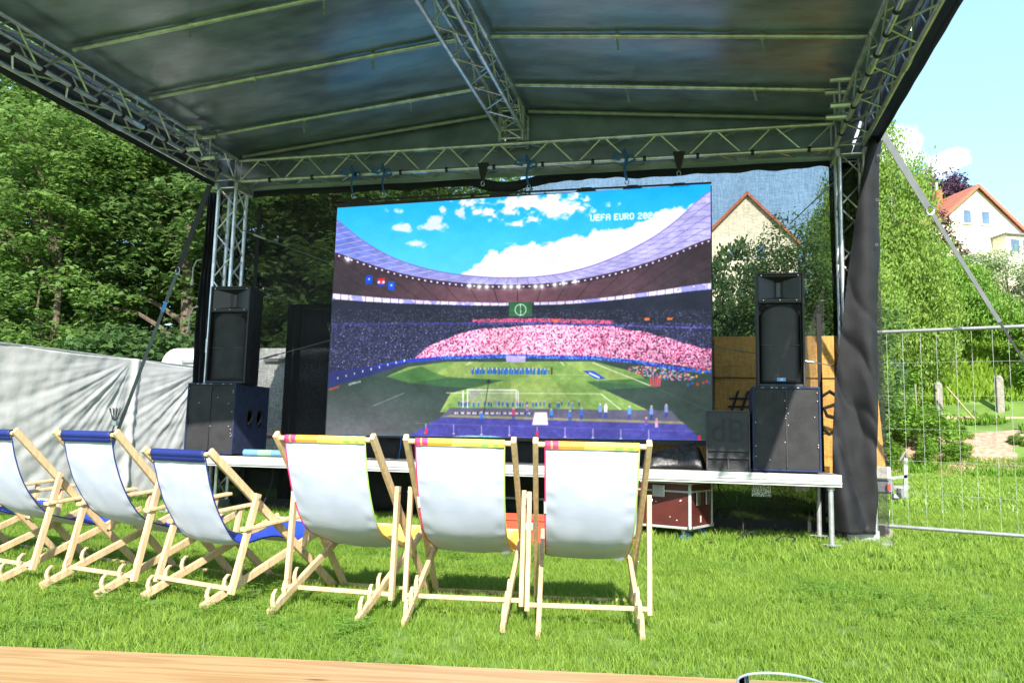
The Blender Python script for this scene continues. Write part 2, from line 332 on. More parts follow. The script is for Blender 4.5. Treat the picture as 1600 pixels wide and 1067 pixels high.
g = MB(); g.grid([[(x, y, gz(x, y)) for x in xs] for y in ys])
GROUNDM = pm('lawn_soil_green', (.08, .14, .02), .95, 0, .35, .8, .6, 30, col2=(.15, .25, .035), det=10)
struct('ground', g, GROUNDM, True)

def sheet_on_hill(name, pts_x, pts_y, off, mat, edge=None):
    m = MB(); rows = []
    for y in pts_y:
        rows.append([(x, y, gz(x, y)+off) for x in pts_x])
    m.grid(rows)
    return struct(name, m, mat, True)

# grass: points carry tuft instances
def tuft(seed, n, h, spread, wid):
    r = random.Random(seed); m = MB()
    for i in range(n):
        a = r.uniform(0, 6.28); d = spread*math.sqrt(r.random()); x, y = d*math.cos(a), d*math.sin(a)
        hh = h*r.uniform(.45, 1.15); ln = r.uniform(.1, .75)*hh; b = r.uniform(0, 6.28); lx, ly = math.cos(b)*ln, math.sin(b)*ln
        w = wid*r.uniform(.7, 1.3); c = r.uniform(0, 3.14); wx, wy = math.cos(c)*w/2, math.sin(c)*w/2
        m.add([(x-wx, y-wy, 0), (x+wx, y+wy, 0), (x+lx*.4+wx*.8, y+ly*.4+wy*.8, hh*.6), (x+lx*.4-wx*.8, y+ly*.4-wy*.8, hh*.6), (x+lx, y+ly, hh)], [(0, 1, 2, 3), (3, 2, 4)])
    return m
def grass_mat(name, c1, c2, c3):
    m, nt, o = newmat(name); N = nt.nodes; L = nt.links
    g = N.new('ShaderNodeNewGeometry'); r = N.new('ShaderNodeValToRGB')
    r.color_ramp.elements[0].color = (*c1, 1); r.color_ramp.elements[1].color = (*c2, 1)
    oi = N.new('ShaderNodeObjectInfo'); nz = N.new('ShaderNodeTexNoise'); nz.inputs['Scale'].default_value = .9; nz.inputs['Detail'].default_value = 5
    L.new(g.outputs['Position'], nz.inputs['Vector']); L.new(g.outputs['Random Per Island'], r.inputs[0])
    mx = N.new('ShaderNodeMixRGB'); mx.inputs[2].default_value = (*c3, 1)
    mr = N.new('ShaderNodeMapRange'); mr.inputs['From Min'].default_value = .4; mr.inputs['From Max'].default_value = .7; mr.inputs['To Max'].default_value = .75
    L.new(nz.outputs['Fac'], mr.inputs[0]); L.new(mr.outputs[0], mx.inputs[0]); L.new(r.outputs[0], mx.inputs[1])
    d = N.new('ShaderNodeBsdfPrincipled'); d.inputs['Roughness'].default_value = .5; inp(d, 'Specular IOR Level', .3); L.new(mx.outputs[0], d.inputs['Base Color'])
    t = N.new('ShaderNodeBsdfTranslucent'); L.new(mx.outputs[0], t.inputs[0]); ms = N.new('ShaderNodeMixShader'); ms.inputs[0].default_value = .4
    L.new(d.outputs[0], ms.inputs[1]); L.new(t.outputs[0], ms.inputs[2]); L.new(ms.outputs[0], o.inputs[0]); return m
GRASS = grass_mat('grass_blades', (.14, .25, .028), (.31, .44, .065), (.15, .28, .03))
def scatter(name, pts, scales, source_mb, mat, zf=gz, kindlabel=None, seed=1):
    rg = np.random.default_rng(seed); n = len(pts)
    me = D.meshes.new(name); co = np.array([(x, y, zf(x, y)) for x, y in pts], dtype=np.float32) if pts.shape[1] == 2 else pts.astype(np.float32)
    me.vertices.add(n); me.vertices.foreach_set('co', co.ravel())
    a = me.attributes.new('scl', 'FLOAT', 'POINT'); a.data.foreach_set('value', np.asarray(scales, dtype=np.float32))
    b = me.attributes.new('rot', 'FLOAT_VECTOR', 'POINT'); rot = np.zeros((n, 3), dtype=np.float32); rot[:, 2] = rg.uniform(0, 6.28, n); rot[:, 0] = rg.uniform(-.15, .15, n); b.data.foreach_set('vector', rot.ravel())
    o = D.objects.new(name, me); COL.objects.link(o)
    src = D.objects.new(name+'_source', mesh_of(name+'_source', source_mb, mat))
    ng = D.node_groups.new(name, 'GeometryNodeTree'); ng.interface.new_socket('Geometry', in_out='INPUT', socket_type='NodeSocketGeometry'); ng.interface.new_socket('Geometry', in_out='OUTPUT', socket_type='NodeSocketGeometry')
    gi = ng.nodes.new('NodeGroupInput'); go = ng.nodes.new('NodeGroupOutput'); ip = ng.nodes.new('GeometryNodeInstanceOnPoints'); ob = ng.nodes.new('GeometryNodeObjectInfo'); ob.inputs[0].default_value = src
    s = ng.nodes.new('GeometryNodeInputNamedAttribute'); s.data_type = 'FLOAT'; s.inputs[0].default_value = 'scl'
    rr = ng.nodes.new('GeometryNodeInputNamedAttribute'); rr.data_type = 'FLOAT_VECTOR'; rr.inputs[0].default_value = 'rot'
    ng.links.new(gi.outputs[0], ip.inputs['Points']); ng.links.new(ob.outputs['Geometry'], ip.inputs['Instance']); ng.links.new(s.outputs[0], ip.inputs['Scale']); ng.links.new(rr.outputs[0], ip.inputs['Rotation']); ng.links.new(ip.outputs[0], go.inputs[0])
    md = o.modifiers.new('scatter', 'NODES'); md.node_group = ng
    o['kind'] = 'stuff'; return o
rg = np.random.default_rng(3)
def region(n, x0, x1, y0, y1, slope=True):
    p = np.column_stack([rg.uniform(x0, x1, n), rg.uniform(y0, y1, n)])
    if slope:   # keep the wedge the photo looks over, generously
        k = (p[:, 0] > -1.3*p[:, 1]-1.5) & (p[:, 0] < .55*p[:, 1]+1.8); p = p[k]
    return p
def addlabel(o, l, c): o['label'] = l; o['category'] = c
near = region(21000, -8, 5, .9, 7.2); 
o = scatter('lawn_grass', near, rg.uniform(.7, 1.25, len(near)), tuft(1, 34, .052, .05, .0034), GRASS, seed=11)
addlabel(o, 'dense bright green lawn grass around the deck chairs', 'grass')
mid = region(24000, -20, 10, 7.2, 15)
o = scatter('lawn_grass', mid, rg.uniform(.8, 1.35, len(mid)), tuft(2, 22, .075, .09, .007), GRASS, seed=12)
addlabel(o, 'bright green lawn grass around the stage foot and mobile fence', 'grass')
far = region(26000, -12, 26, 15, 36); far = far[far[:, 0] > far[:, 1]*-.1]
o = scatter('lawn_grass', far, rg.uniform(1., 1.8, len(far)), tuft(3, 20, .10, .22, .018), GRASS, seed=13)
addlabel(o, 'sunny lawn stretching from the mobile fence to the garden slope', 'grass')
# clover patches and daisies
def clover():
    r = random.Random(5); m = MB()
    for i in range(9):
        x, y, z = r.uniform(-.05, .05), r.uniform(-.05, .05), r.uniform(.025, .05); a0 = r.uniform(0, 6)
        for k in range(3):
            a = a0+k*2.09; m.add([(x, y, z), (x+.011*math.cos(a-.5), y+.011*math.sin(a-.5), z+.003), (x+.017*math.cos(a), y+.017*math.sin(a), z+.001), (x+.011*math.cos(a+.5), y+.011*math.sin(a+.5), z+.003)], [(0, 1, 2, 3)])
    return m
cl = region(6000, -7, 5, 1, 8); keep = np.array([mnoise.noise(Vector((x*.8, y*.8, 3))) > .08 for x, y in cl]); cl = cl[keep]
o = scatter('clover', cl, rg.uniform(.8, 1.4, len(cl)), clover(), foliage('clover_leaf', (.10, .22, .03), (.18, .33, .05)), seed=14)
addlabel(o, 'small patches of round leaved clover mixed into the near lawn', 'clover')
def daisy():
    m = MB(); m.tube((0, 0, 0), (0, 0, .085), .002, 3)
    for k in range(8):
        a = k*.785; m.add([(0, 0, .086), (.012*math.cos(a-.3), .012*math.sin(a-.3), .09), (.018*math.cos(a), .018*math.sin(a), .088), (.012*math.cos(a+.3), .012*math.sin(a+.3), .09)], [(0, 1, 2, 3)])
    return m
da = region(1500, 0, 24, 10, 34); da = np.array([p for p in da if mnoise.noise(Vector((p[0]*.3, p[1]*.3, 9))) > -.02])
o = scatter('daisies', da, rg.uniform(.9, 1.7, len(da)), daisy(), pm('daisy_white', (.8, .8, .76), .6), seed=15)
addlabel(o, 'tiny white daisies sprinkled over the lawn behind the mobile fence', 'flowers')
# mulch beds on the garden slope
sheet_on_hill('garden_bed', [6+i*.75 for i in range(36)], [33.6+i*.4 for i in range(15)], .03, SOIL)

# ------------------------------------------------------------------ foliage
def leaf_cloud(centers, radii, per, size, shape, flat=.5, up=.6, droop=0.0, seed=1, shell=False):
    """centers (n,3), radii(n): leaves spread in flattened clusters"""
    g = np.random.default_rng(seed); n = len(centers); c = np.repeat(centers, per, 0); rad = np.repeat(radii, per)
    d = g.normal(size=(n*per, 3)); d /= np.linalg.norm(d, axis=1)[:, None]; rr = g.random(n*per)**(.5)
    off = d*(rr*rad)[:, None]; off[:, 2] *= flat
    off[:, 2] -= droop*(rr*rad)*g.random(n*per)*1.0
    p = c+off
    nrm = d*(1-up); nrm[:, 2] = np.abs(nrm[:, 2])+up; nrm += g.normal(size=nrm.shape)*.28; nrm /= np.linalg.norm(nrm, axis=1)[:, None]
    t = g.normal(size=nrm.shape); t -= nrm*(t*nrm).sum(1)[:, None]; t /= np.linalg.norm(t, axis=1)[:, None]; b = np.cross(nrm, t)
    if droop: t = t*.5+np.array([0, 0, -.8]); t /= np.linalg.norm(t, axis=1)[:, None]; b = np.cross(nrm, t); b /= (np.linalg.norm(b, axis=1)[:, None]+1e-6)
    s = size*g.uniform(.65, 1.25, n*per)
    S = np.array(shape); k = len(S)
    V = p[:, None, :]+(t[:, None, :]*S[None, :, 0:1]+b[:, None, :]*S[None, :, 1:2]+nrm[:, None, :]*S[None, :, 2:3])*s[:, None, None]
    return V.reshape(-1, 3), k
MAPLE = [(-.45, 0, 0), (-.25, -.42, -.05), (.0, -.2, .03), (.28, -.38, -.06), (.22, -.12, .03), (.6, 0, -.08), (.22, .12, .03), (.28, .38, -.06), (.0, .2, .03), (-.25, .42, -.05)]
OVAL = [(-.5, 0, 0), (0, -.24, .04), (.5, 0, -.06), (0, .24, .04)]
def leaf_mesh(name, V, k, mat):
    me = D.meshes.new(name); n = len(V)//k
    me.vertices.add(len(V)); me.vertices.foreach_set('co', V.astype(np.float32).ravel())
    me.loops.add(len(V)); me.loops.foreach_set('vertex_index', np.arange(len(V), dtype=np.int32))
    me.polygons.add(n); me.polygons.foreach_set('loop_start', np.arange(0, len(V), k, dtype=np.int32))
    me.update(calc_edges=True); me.materials.append(mat); return me
def blob_centers(blobs, density, seed, hollow=.45):
    """cluster centres spread through ellipsoids, denser toward the outside"""
    g = np.random.default_rng(seed); C = []
    for (cx, cy, cz, rx, ry, rz) in blobs:
        n = int(density*(rx*ry*rz)**(2/3)*4)
        d = g.normal(size=(n, 3)); d /= np.linalg.norm(d, axis=1)[:, None]; r = hollow+(1-hollow)*g.random(n)**.6
        r *= 1+.22*g.normal(size=n)*.6
        C.append(np.column_stack([cx+d[:, 0]*rx*r, cy+d[:, 1]*ry*r, cz+d[:, 2]*rz*r]))
    return np.vstack(C)
def make_tree(name, label, loc, h, blobs, mat, bark, leaf=.14, shape=MAPLE, density=5, per=38, crad=.55, flat=.45, up=.6, droop=0, seed=1, trunk_r=.18, cat='tree', group=None, bare=0):
    t = thing(name, label, cat, loc, 0, group)
    C = blob_centers(blobs, density, seed); C = C[C[:, 2] > .15]
    g = np.random.default_rng(seed+5); rad = crad*g.uniform(.6, 1.3, len(C))
    V, k = leaf_cloud(C, rad, per, leaf, shape, flat, up, droop, seed)
    me = leaf_mesh('crown', V, k, mat); c = D.objects.new('crown', me); COL.objects.link(c); c.parent = t
    m = MB(); r = random.Random(seed); top = h*.8; lean = (r.uniform(-.4, .4), r.uniform(-.3, .3))
    P = [(lean[0]*q*q, lean[1]*q*q+.08*math.sin(q*7), top*q-.1) for q in [i/7 for i in range(8)]]
    m.path(P, [trunk_r*(1.25-q/7*1.05) if q else trunk_r*1.5 for q in range(8)], 8)
    for i in range(bare or int(5+len(blobs)*1.5)):
        b = C[r.randrange(len(C))]; q = min(.95, max(.12, (b[2]-.25*h*r.random())/top)); s = Vector((lean[0]*q*q, lean[1]*q*q, top*q*.85)); e = Vector(b)
        mid = (s+e)/2+Vector((r.uniform(-.3, .3), r.uniform(-.3, .3), .25)); rb = trunk_r*.38
        m.path([s, (s+mid)/2+Vector((0, 0, .05)), mid, (mid+e)/2, e], [rb, rb*.8, rb*.6, rb*.4, rb*.15], 5)
    obj('trunk', m, bark, t, True, local=True, fix=False)
    return t
FOL_MID = foliage('maple_leaf_green', (.065, .125, .038), (.15, .26, .07), .45)
FOL_DARK = foliage('dark_leaf_green', (.055, .11, .038), (.11, .20, .06), .45)
FOL_LITE = foliage('fresh_leaf_green', (.08, .19, .02), (.19, .34, .04))
FOL_BIRCH = foliage('birch_leaf_green', (.13, .23, .035), (.26, .38, .07), .45)
FOL_CONI = foliage('conifer_needles', (.02, .05, .035), (.05, .09, .06), .1)
FOL_PURP = foliage('copper_beech_leaf', (.06, .03, .06), (.14, .07, .11), .2)
FOL_REDD = foliage('purple_bush_leaf', (.09, .035, .045), (.20, .09, .09), .2)
FOL_VAR = foliage('variegated_leaf', (.22, .28, .14), (.50, .55, .36), .3)
FOL_YG = foliage('yellow_green_leaf', (.15, .28, .025), (.30, .44, .05), .4)

mapA = make_tree('maple_tree', 'tall maple with layered leaf sprays left of the black tension strap', (-11.2, 15.6, 0), 11,
  [(-1.5, 0, 4.6, 2.2, 1.6, 1.0), (.8, -.6, 5.8, 2.4, 1.6, .9), (0, 0, 7.6, 2.6, 2, 1.2), (1.5, .5, 3.6, 1.7, 1.2, .7), (-.5, .6, 9.6, 2.6, 2, 1.5), (-2, .5, 6.6, 1.6, 1.4, .8)], FOL_MID, BARK, .17, MAPLE, 9, 40, .62, .35, .7, 0, 21, .17, group='woodland trees behind the tarpaulin fence')
mapB = make_tree('maple_tree', 'bushy light green maple at the far left above the tarpaulin', (-15.6, 14.8, 0), 10,
  [(0, 0, 5, 2.2, 1.8, 1.6), (1, .5, 7.4, 2.4, 1.8, 1.3), (-1, .4, 3.2, 1.8, 1.4, 1), (0, .3, 9.2, 2.4, 2, 1.6)], foliage('maple_leaf_bright', (.08, .16, .038), (.18, .30, .07), .45), BARK, .16, MAPLE, 8, 40, .6, .4, .65, 0, 22, .16, group='woodland trees behind the tarpaulin fence')
dkA = make_tree('woodland_tree', 'dark broadleaf tree in deep shade behind the light green maple', (-14, 19.5, 0), 12,
  [(0, 0, 4, 3, 1.8, 3.2), (.5, 0, 8, 3, 2, 3), (-1.5, .5, 11, 3, 2, 2)], FOL_DARK, BARK, .18, MAPLE, 6, 42, .8, .6, .5, 0, 23, .2, group='woodland trees behind the tarpaulin fence')
def again(src, name, label, loc, rz, sc, group):
    c = copy_tree(src); c.name = name; c.location = loc; c.rotation_euler = (0, 0, rz); c.scale = (sc, sc, sc); c['label'] = label; c['group'] = group; return c
GW = 'woodland trees behind the tarpaulin fence'
again(dkA, 'woodland_tree', 'dark broadleaf tree standing behind the strap with dim trunk', (-9.4, 20, 0), 2.0, 1.0, GW)
again(dkA, 'woodland_tree', 'darkest tree at the far left edge under the canopy rim', (-19.5, 18.5, 0), 4.0, 1.05, GW)
again(mapA, 'maple_tree', 'layered maple just left of the black curtain strip', (-8.9, 16.8, 0), 2.4, .93, GW)
again(mapA, 'maple_tree', 'high maple filling the corner under the roof truss', (-17.2, 18.4, 0), 4.4, 1.2, GW)
again(mapB, 'maple_tree', 'green maple dimly visible through the mesh beside the screen', (-6.6, 19.0, 0), 1.0, .80, GW)
again(dkA, 'woodland_tree', 'dark tree seen through the mesh above the caravan', (-5.2, 20.5, 0), 5.2, .60, GW)
for x, y, rz_, s_, lb in ((-12.5, 25, 1, 1.1, 'dim tree filling the gap behind the maple trunk'), (-17.5, 24, 2, 1.2, 'dim tree deep in the wood at the far left'), (-22, 23, 3, 1.2, 'dim tree behind the leftmost woodland edge'), (-9.5, 26, 4, .95, 'dim tree deep in the wood behind the strap'), (-15, 29, 5, 1.3, 'farthest dim tree of the left wood')):
    again(dkA, 'woodland_tree', lb, (x, y, 0), rz_, s_, GW)
again(dkA, 'woodland_tree', 'dark tree seen through the mesh just left of the screen top', (-7.9, 22.5, 0), .7, .72, GW)
again(mapB, 'maple_tree', 'light maple spray at the left edge of the photo', (-13.1, 13.9, 0), 3.2, .72, GW)
# undergrowth
bushD = make_tree('woodland_bush', 'dark leafy bush right above the tarpaulin at the left edge', (-12.6, 14.2, 0), 3.2,
  [(0, 0, 1.5, 1.7, 1.0, 1.3), (1, .2, 2.4, 1.2, .8, .8), (-1, .2, 2.1, 1.2, .8, .9)], FOL_DARK, BARK, .15, MAPLE, 14, 38, .45, .6, .55, 0, 31, .05, 'bush', 'undergrowth above the tarpaulin')
GB = 'undergrowth above the tarpaulin'
for nm, lb, lo, rz, s in [('woodland_bush', 'dark bush between the two nearest tarpaulin folds', (-10.6, 14.6, 0), 1.3, 1.05), ('woodland_bush', 'dark bush beside the rounded caravan roof', (-9.6, 16.0, 0), 2.7, 1.1), ('woodland_bush', 'dark bush behind the white caravan', (-7.2, 17.0, 0), 4.1, 1.15), ('woodland_bush', 'dark bush seen through the mesh right of the caravan', (-4.6, 17.5, 0), .4, 1.2), ('woodland_bush', 'dark bush at the leftmost edge in the shade', (-15.0, 14.5, 0), 3.6, 1.25)]:
    again(bushD, nm, lb, lo, rz, s, GB)

# right hand garden
GR = 'garden trees on the slope'
def zg(x, y): return gz(x, y)
birch = make_tree('birch_tree', 'tall light green weeping birch beside the right curtain', (10.0, 44, zg(10, 44)-.2), 16,
  [(-.7, 0, 13.4, 1.2, 1.2, 2.6), (-.3, 0, 10.4, 1.7, 1.6, 2.6), (.7, 0, 7.2, 2.1, 2, 2.2), (-1.2, 0, 7, 2.2, 2, 2.6), (.2, 0, 4, 2.8, 2, 2.4), (1.2, 0, 11.4, .6, .6, 1.5)], FOL_BIRCH, BIRCH, .19, OVAL, 6.5, 84, .9, 1.4, .15, .9, 41, .2, group=GR)
again(birch, 'birch_tree', 'birch twigs hanging down behind the mesh at its upper right corner', (6.1, 37, zg(6.1, 37)+.6), 2.2, .82, GR)
make_tree('beech_tree', 'dark purple copper beech above the red roof', (24.6, 92, zg(25, 92)), 19,
  [(0, 0, 10.6, 3.2, 3, 3.4), (-2.0, 0, 8, 3.2, 3, 4), (2.2, 0, 12.0, 1.8, 2, 1.6)], FOL_PURP, BARK, .42, OVAL, 4, 40, 1.1, .6, .5, 0, 42, .35, group=GR)
make_tree('apple_tree', 'bright green round tree below the roof strap', (13.4, 47, zg(13.4, 47)), 7,
  [(0, 0, 4.2, 2.3, 2, 1.8), (-1.8, 0, 3.2, 1.8, 1.6, 1.6), (1.6, 0, 3.2, 1.6, 1.6, 1.5), (.3, 0, 5.6, 1.2, 1, .8)], FOL_LITE, BARK, .18, OVAL, 8, 70, .7, .8, .45, .3, 43, .14, group=GR)
make_tree('blossom_shrub', 'pale flowering shrub in front of the cream house', (17.2, 50, zg(17.2, 50)), 6.5,
  [(0, 0, 4.1, 1.9, 1.6, 1.7), (-1.3, 0, 4.4, 1.2, 1.2, 1.3), (1.7, 0, 3.0, 1.6, 1.4, 1.6)], foliage('blossom_leaf', (.16, .24, .07), (.42, .47, .30), .3), BARK, .17, OVAL, 8, 60, .6, .9, .4, 0, 44, .1, 'shrub', GR)
make_tree('purple_bush', 'dark red leaved bush under the left roof edge', (15.7, 57, zg(15.7, 57)), 8,
  [(0, 0, 7.2, 1.0, 1, 1.5), (.3, 0, 5, 1.5, 1.2, 1.6)], FOL_REDD, BARK, .26, OVAL, 6, 42, .6, .8, .5, 0, 45, .1, 'bush', GR)
make_tree('conifer_tree', 'dark blue green conifer beside the curtain below the birch', (8.2, 40, zg(8.2, 40)), 5.0,
  [(0, 0, 3.9, .7, .7, 1.3), (0, 0, 2.4, 1.0, 1, 1.4)], FOL_CONI, BARK, .16, OVAL, 11, 44, .38, 1.2, .2, .5, 46, .1, group=GR)
make_tree('variegated_shrub', 'pale silvery shrub at the right edge above the fence rail', (17.3, 43, zg(17.3, 43)), 4,
  [(0, 0, 2.5, 1.7, 1.4, 1.2), (1.5, 0, 2.8, 1.4, 1.2, 1.3)], FOL_VAR, BARK, .18, OVAL, 9, 44, .5, .7, .5, 0, 47, .06, 'shrub', GR)
hedge = make_tree('garden_bush', 'large glossy green bush beside the orange trailer', (8.0, 36.9, zg(8, 36.9)), 2.8,
  [(0, 0, 1.5, 1.2, 1.0, 1.1), (1.2, 0, 1.2, 1.2, .9, .9), (-.9, 0, 1.1, .9, .8, .9)], FOL_LITE, BARK, .20, OVAL, 13, 40, .38, .8, .5, 0, 51, .05, 'bush', GR)
for nm, lb, x, y, s, rz in [('garden_bush', 'small green bush left of the leaning board', 9.9, 38.7, .45, 2), ('garden_bush', 'low bush at the foot of the leaning board', 11.0, 38.7, .26, 3),
    ('garden_bush', 'low hedge mound next to the trailer hitch', 7.8, 35.6, .38, 1.2), ('garden_bush', 'low hedge mound in the middle of the lower bed', 9.0, 35.7, .36, 4.4), ('garden_bush', 'low hedge mound where the mulch path begins', 10.2, 35.7, .38, 4), ('garden_bush', 'small mound of green on the mulch at the right', 12.9, 37.4, .22, 5.5),
    ('garden_bush', 'tall bush behind the left concrete post', 9.2, 43.6, 1.0, 5), ('garden_bush', 'bright bush behind the right concrete post', 16.2, 43.8, .8, 1), ('garden_bush', 'large bush under the flowering shrub', 17.6, 46.5, 1.2, .5), ('garden_bush', 'yellow green bush below the birch', 11.0, 46.8, 1.15, 2.6),
    ('garden_bush', 'dark hedge bush behind the orange trailer', 6.0, 39, 1.3, .3), ('garden_bush', 'hedge bush seen through the mesh behind the trailer', 3.8, 38, 1.4, 3.7), ('garden_bush', 'bush on the upper slope left of the grass bank', 12.4, 51, 1.5, 2.2), ('garden_bush', 'bush on the upper slope at the right edge', 20.6, 48, 1.7, 1.9)]:
    again(hedge, nm, lb, (x, y, zg(x, y)-.05), rz, s, GR)
# dark trees behind the mesh, right of the screen
make_tree('ivy_tree', 'dark ivy covered tree seen through the mesh right of the screen', (3.7, 31, .6), 9.5,
  [(0, 0, 7, 1.6, 1.6, 2.0), (.4, 0, 4, 2.0, 1.8, 2.4), (-1.1, 0, 5.4, 1.2, 1.2, 1.9), (1.5, 0, 5.6, 1, 1, 1.8)], FOL_MID, BARK, .16, OVAL, 9, 60, .6, .8, .5, 0, 61, .22, group=GR)
make_tree('pine_tree', 'dark tree seen through the mesh left of the right loudspeaker', (1.5, 33, 1.4), 8,
  [(0, 0, 5.5, 1.4, 1.4, 2.2), (-.4, 0, 3, 1.8, 1.6, 2.4), (1.6, 0, 3.2, 1.6, 1.4, 2.2)], FOL_DARK, BARK, .22, OVAL, 8, 44, .6, .9, .4, .2, 62, .22, group=GR)
make_tree('ivy_tree', 'dark tree behind the mesh beside the right truss mast', (5.6, 33, 0), 8,
  [(0, 0, 5.4, 1.7, 1.5, 2.0), (-.2, 0, 3, 2.0, 1.6, 2.2)], FOL_MID, BARK, .22, OVAL, 8, 44, .6, .8, .5, 0, 63, .2, group=GR)
# plants of the beds
def bedplant(seed, n, h, w):
    r = random.Random(seed); m = MB()
    for i in range(n):
        a = r.uniform(0, 6.28); l = h*r.uniform(.5, 1.1); o = (r.uniform(-w, w), r.uniform(-w, w)); e = (o[0]+math.cos(a)*l*.35, o[1]+math.sin(a)*l*.35, l)
        s = (math.sin(a)*.035, -math.cos(a)*.035)
        m.add([(o[0], o[1], 0), (o[0]+s[0]+(e[0]-o[0])*.5, o[1]+s[1]+(e[1]-o[1])*.5, l*.6), e, (o[0]-s[0]+(e[0]-o[0])*.5, o[1]-s[1]+(e[1]-o[1])*.5, l*.6)], [(0, 1, 2, 3)])
    return m
bp = np.array([(x, y) for x, y in region(9000, 5, 32, 33.4, 42, False) if mnoise.noise(Vector((x*.45, y*.9, 2))) > .22])
o = scatter('ground_cover', bp, rg.uniform(.5, 1.3, len(bp)), bedplant(8, 16, .30, .16), FOL_LITE, seed=16)
addlabel(o, 'low green ground cover growing over the terraced garden bed', 'ground cover')
bp = np.array([(x, y) for x, y in region(15000, 2, 40, 42, 72, False) if mnoise.noise(Vector((x*.25, y*.25, 5))) > -.25])
o = scatter('ground_cover', bp, rg.uniform(.8, 2.0, len(bp)), bedplant(9, 16, .34, .2), FOL_YG, seed=17)
addlabel(o, 'rough green growth on the upper hillside above the planks', 'ground cover')

# garden things
for (x, y, lb) in [(11.2, 42, 'left weathered concrete post on the garden slope'), (13.85, 42, 'right weathered concrete post on the garden slope')]:
    z = zg(x, y); t = thing('concrete_post', lb, 'post', (x, y, z), 0, 'concrete garden posts')
    m = MB(); m.box(-.16, .16, -.16, .16, -.2, 1.55, .03); obj('shaft', m, CONC, t, local=True)
    m = MB(); m.lathe([(.17, 0), (.165, .05), (.1, .13), (.02, .16)], (0, 0, 1.551), 10); obj('cap', m, CONC, t, True, local=True)
t = thing('retaining_wall', 'low wall of weathered horizontal planks between the concrete posts', 'wall', (13.2, 41.2, zg(13.2, 41.2)))
for i in range(8):
    for k in range(2):
        x = 10.2+i*1.25; m = MB(); z = 2.15+k*.27+rnd.uniform(-.02, .02); m.box(x+.01, x+1.23, 41.1+rnd.uniform(-.02, .02), 41.17, z, z+.25, .01); obj('plank', m, PLANK, t)
t = thing('leaning_board', 'long pale board leaning across the planks beside left post', 'board', (11.6, 40.9, zg(11.6, 40.9)))
m = MB(); m.bar((11.3, 41.0, 4.0), (12.45, 40.7, 2.35), .12, .04, (0, 1, 0)); obj('plank', m, PLANK, t)
t = thing('garden_stake', 'thin grey stake left of the concrete posts', 'stake', (10.0, 41, zg(10, 41))); m = MB(); m.tube((10.0, 41, zg(10, 41)-.1), (9.95, 41, zg(10, 41)+1.9), .04, 6); obj('pole', m, CONC, t)

def house(name, label, X, Y, zb, ap, hw, drop, depth, rz, wins, bay=False, chim=True):
    """gable toward -y; ap = apex height above base, hw half width, drop eave drop"""
    t = thing(name, label, 'house', (X, Y, zb), rz)
    ez = ap-drop
    m = MB(); m.add([(-hw, 0, -1), (hw, 0, -1), (hw, 0, ez), (0, 0, ap), (-hw, 0, ez), (-hw, depth, -1), (hw, depth, -1), (hw, depth, ez), (0, depth, ap), (-hw, depth, ez)], [(0, 1, 2, 3, 4), (9, 8, 7, 6, 5), (0, 4, 9, 5), (1, 6, 7, 2)]); obj('wall', m, WALLC, t, local=True)
    for s in (-1, 1):
        rt = None
        e = .35; sl = drop/hw
        for k in range(8):      # courses of tiles, each a strip lapping the next
            a0, a1 = k/8, (k+1)/8; ox = hw+e
            x0, x1 = s*ox*a0, s*ox*(a1+.01); z0, z1 = ap+.22-sl*ox*a0, ap+.20-sl*ox*(a1+.01)
            m = MB(); m.hexa([(x0, -e, z0-.12), (x1, -e, z1-.12+.05), (x1, depth+e, z1-.12+.05), (x0, depth+e, z0-.12), (x0, -e, z0), (x1, -e, z1+.05), (x1, depth+e, z1+.05), (x0, depth+e, z0)])
            obj('tile_course', m, TILE, t, local=True)
        m = MB(); m.bar((0, -e-.03, ap+.05), (s*(hw+e), -e-.03, ap+.05-sl*(hw+e)), .05, .24, (0, 1, 0)); obj('bargeboard', m, TILE, t, local=True)
    if chim:
        m = MB(); m.box(-1.35, -.75, 3.2, 3.9, ap-1.6, ap+.75, .03); c = obj('chimney', m, BRICK, t, local=True)
        m = MB(); m.tube((-1.05, 3.55, ap+.75), (-1.05, 3.55, ap+1.5), .1, 8); obj('flue', m, WHITE, c, local=True)
    for (x, z, w, h) in wins:
        m = MB(); f = .07
        m.box(x-w/2, x+w/2, -.05, .03, z, z+f); m.box(x-w/2, x+w/2, -.05, .03, z+h-f, z+h); m.box(x-w/2, x-w/2+f, -.05, .03, z+f, z+h-f); m.box(x+w/2-f, x+w/2, -.05, .03, z+f, z+h-f)
        fr = obj('window', m, WHITE, t, local=True); m = MB(); m.box(x-w/2+f, x+w/2-f, -.02, .02, z+f, z+h-f); obj('pane', m, PANE, fr, local=True)
        m = MB(); m.box(x-w/2-.06, x+w/2+.06, -.14, -.002, z-.07, z-.003); obj('sill', m, WHITE, fr, local=True)
    if bay:
        x0, x1, z0, z1 = bay; m = MB(); m.box(x0, x1, -1.6, -.003, -1, z1); b = obj('bay', m, WALLC, t, local=True)
        m = MB(); m.box(x0-.2, x1+.2, -1.85, -.003, z1+.002, z1+.14); obj('bay_roof', m, LEAD, t, local=True)
        for i in range(3):
            x = x0+.25+i*1.15; m = MB(); f = .08; w = 1.0; z = z1-1.55; h = 1.25
            m.box(x, x+w, -1.66, -1.602, z, z+f); m.box(x, x+w, -1.66, -1.602, z+h-f, z+h); m.box(x, x+f, -1.66, -1.602, z+f, z+h-f); m.box(x+w-f, x+w, -1.66, -1.602, z+f, z+h-f)
            fr = obj('window', m, WHITE, t, local=True); m = MB(); m.box(x+f, x+w-f, -1.63, -1.604, z+f, z+h-f); obj('pane', m, PANE, fr, local=True)
    return t
hz = zg(24, 75)
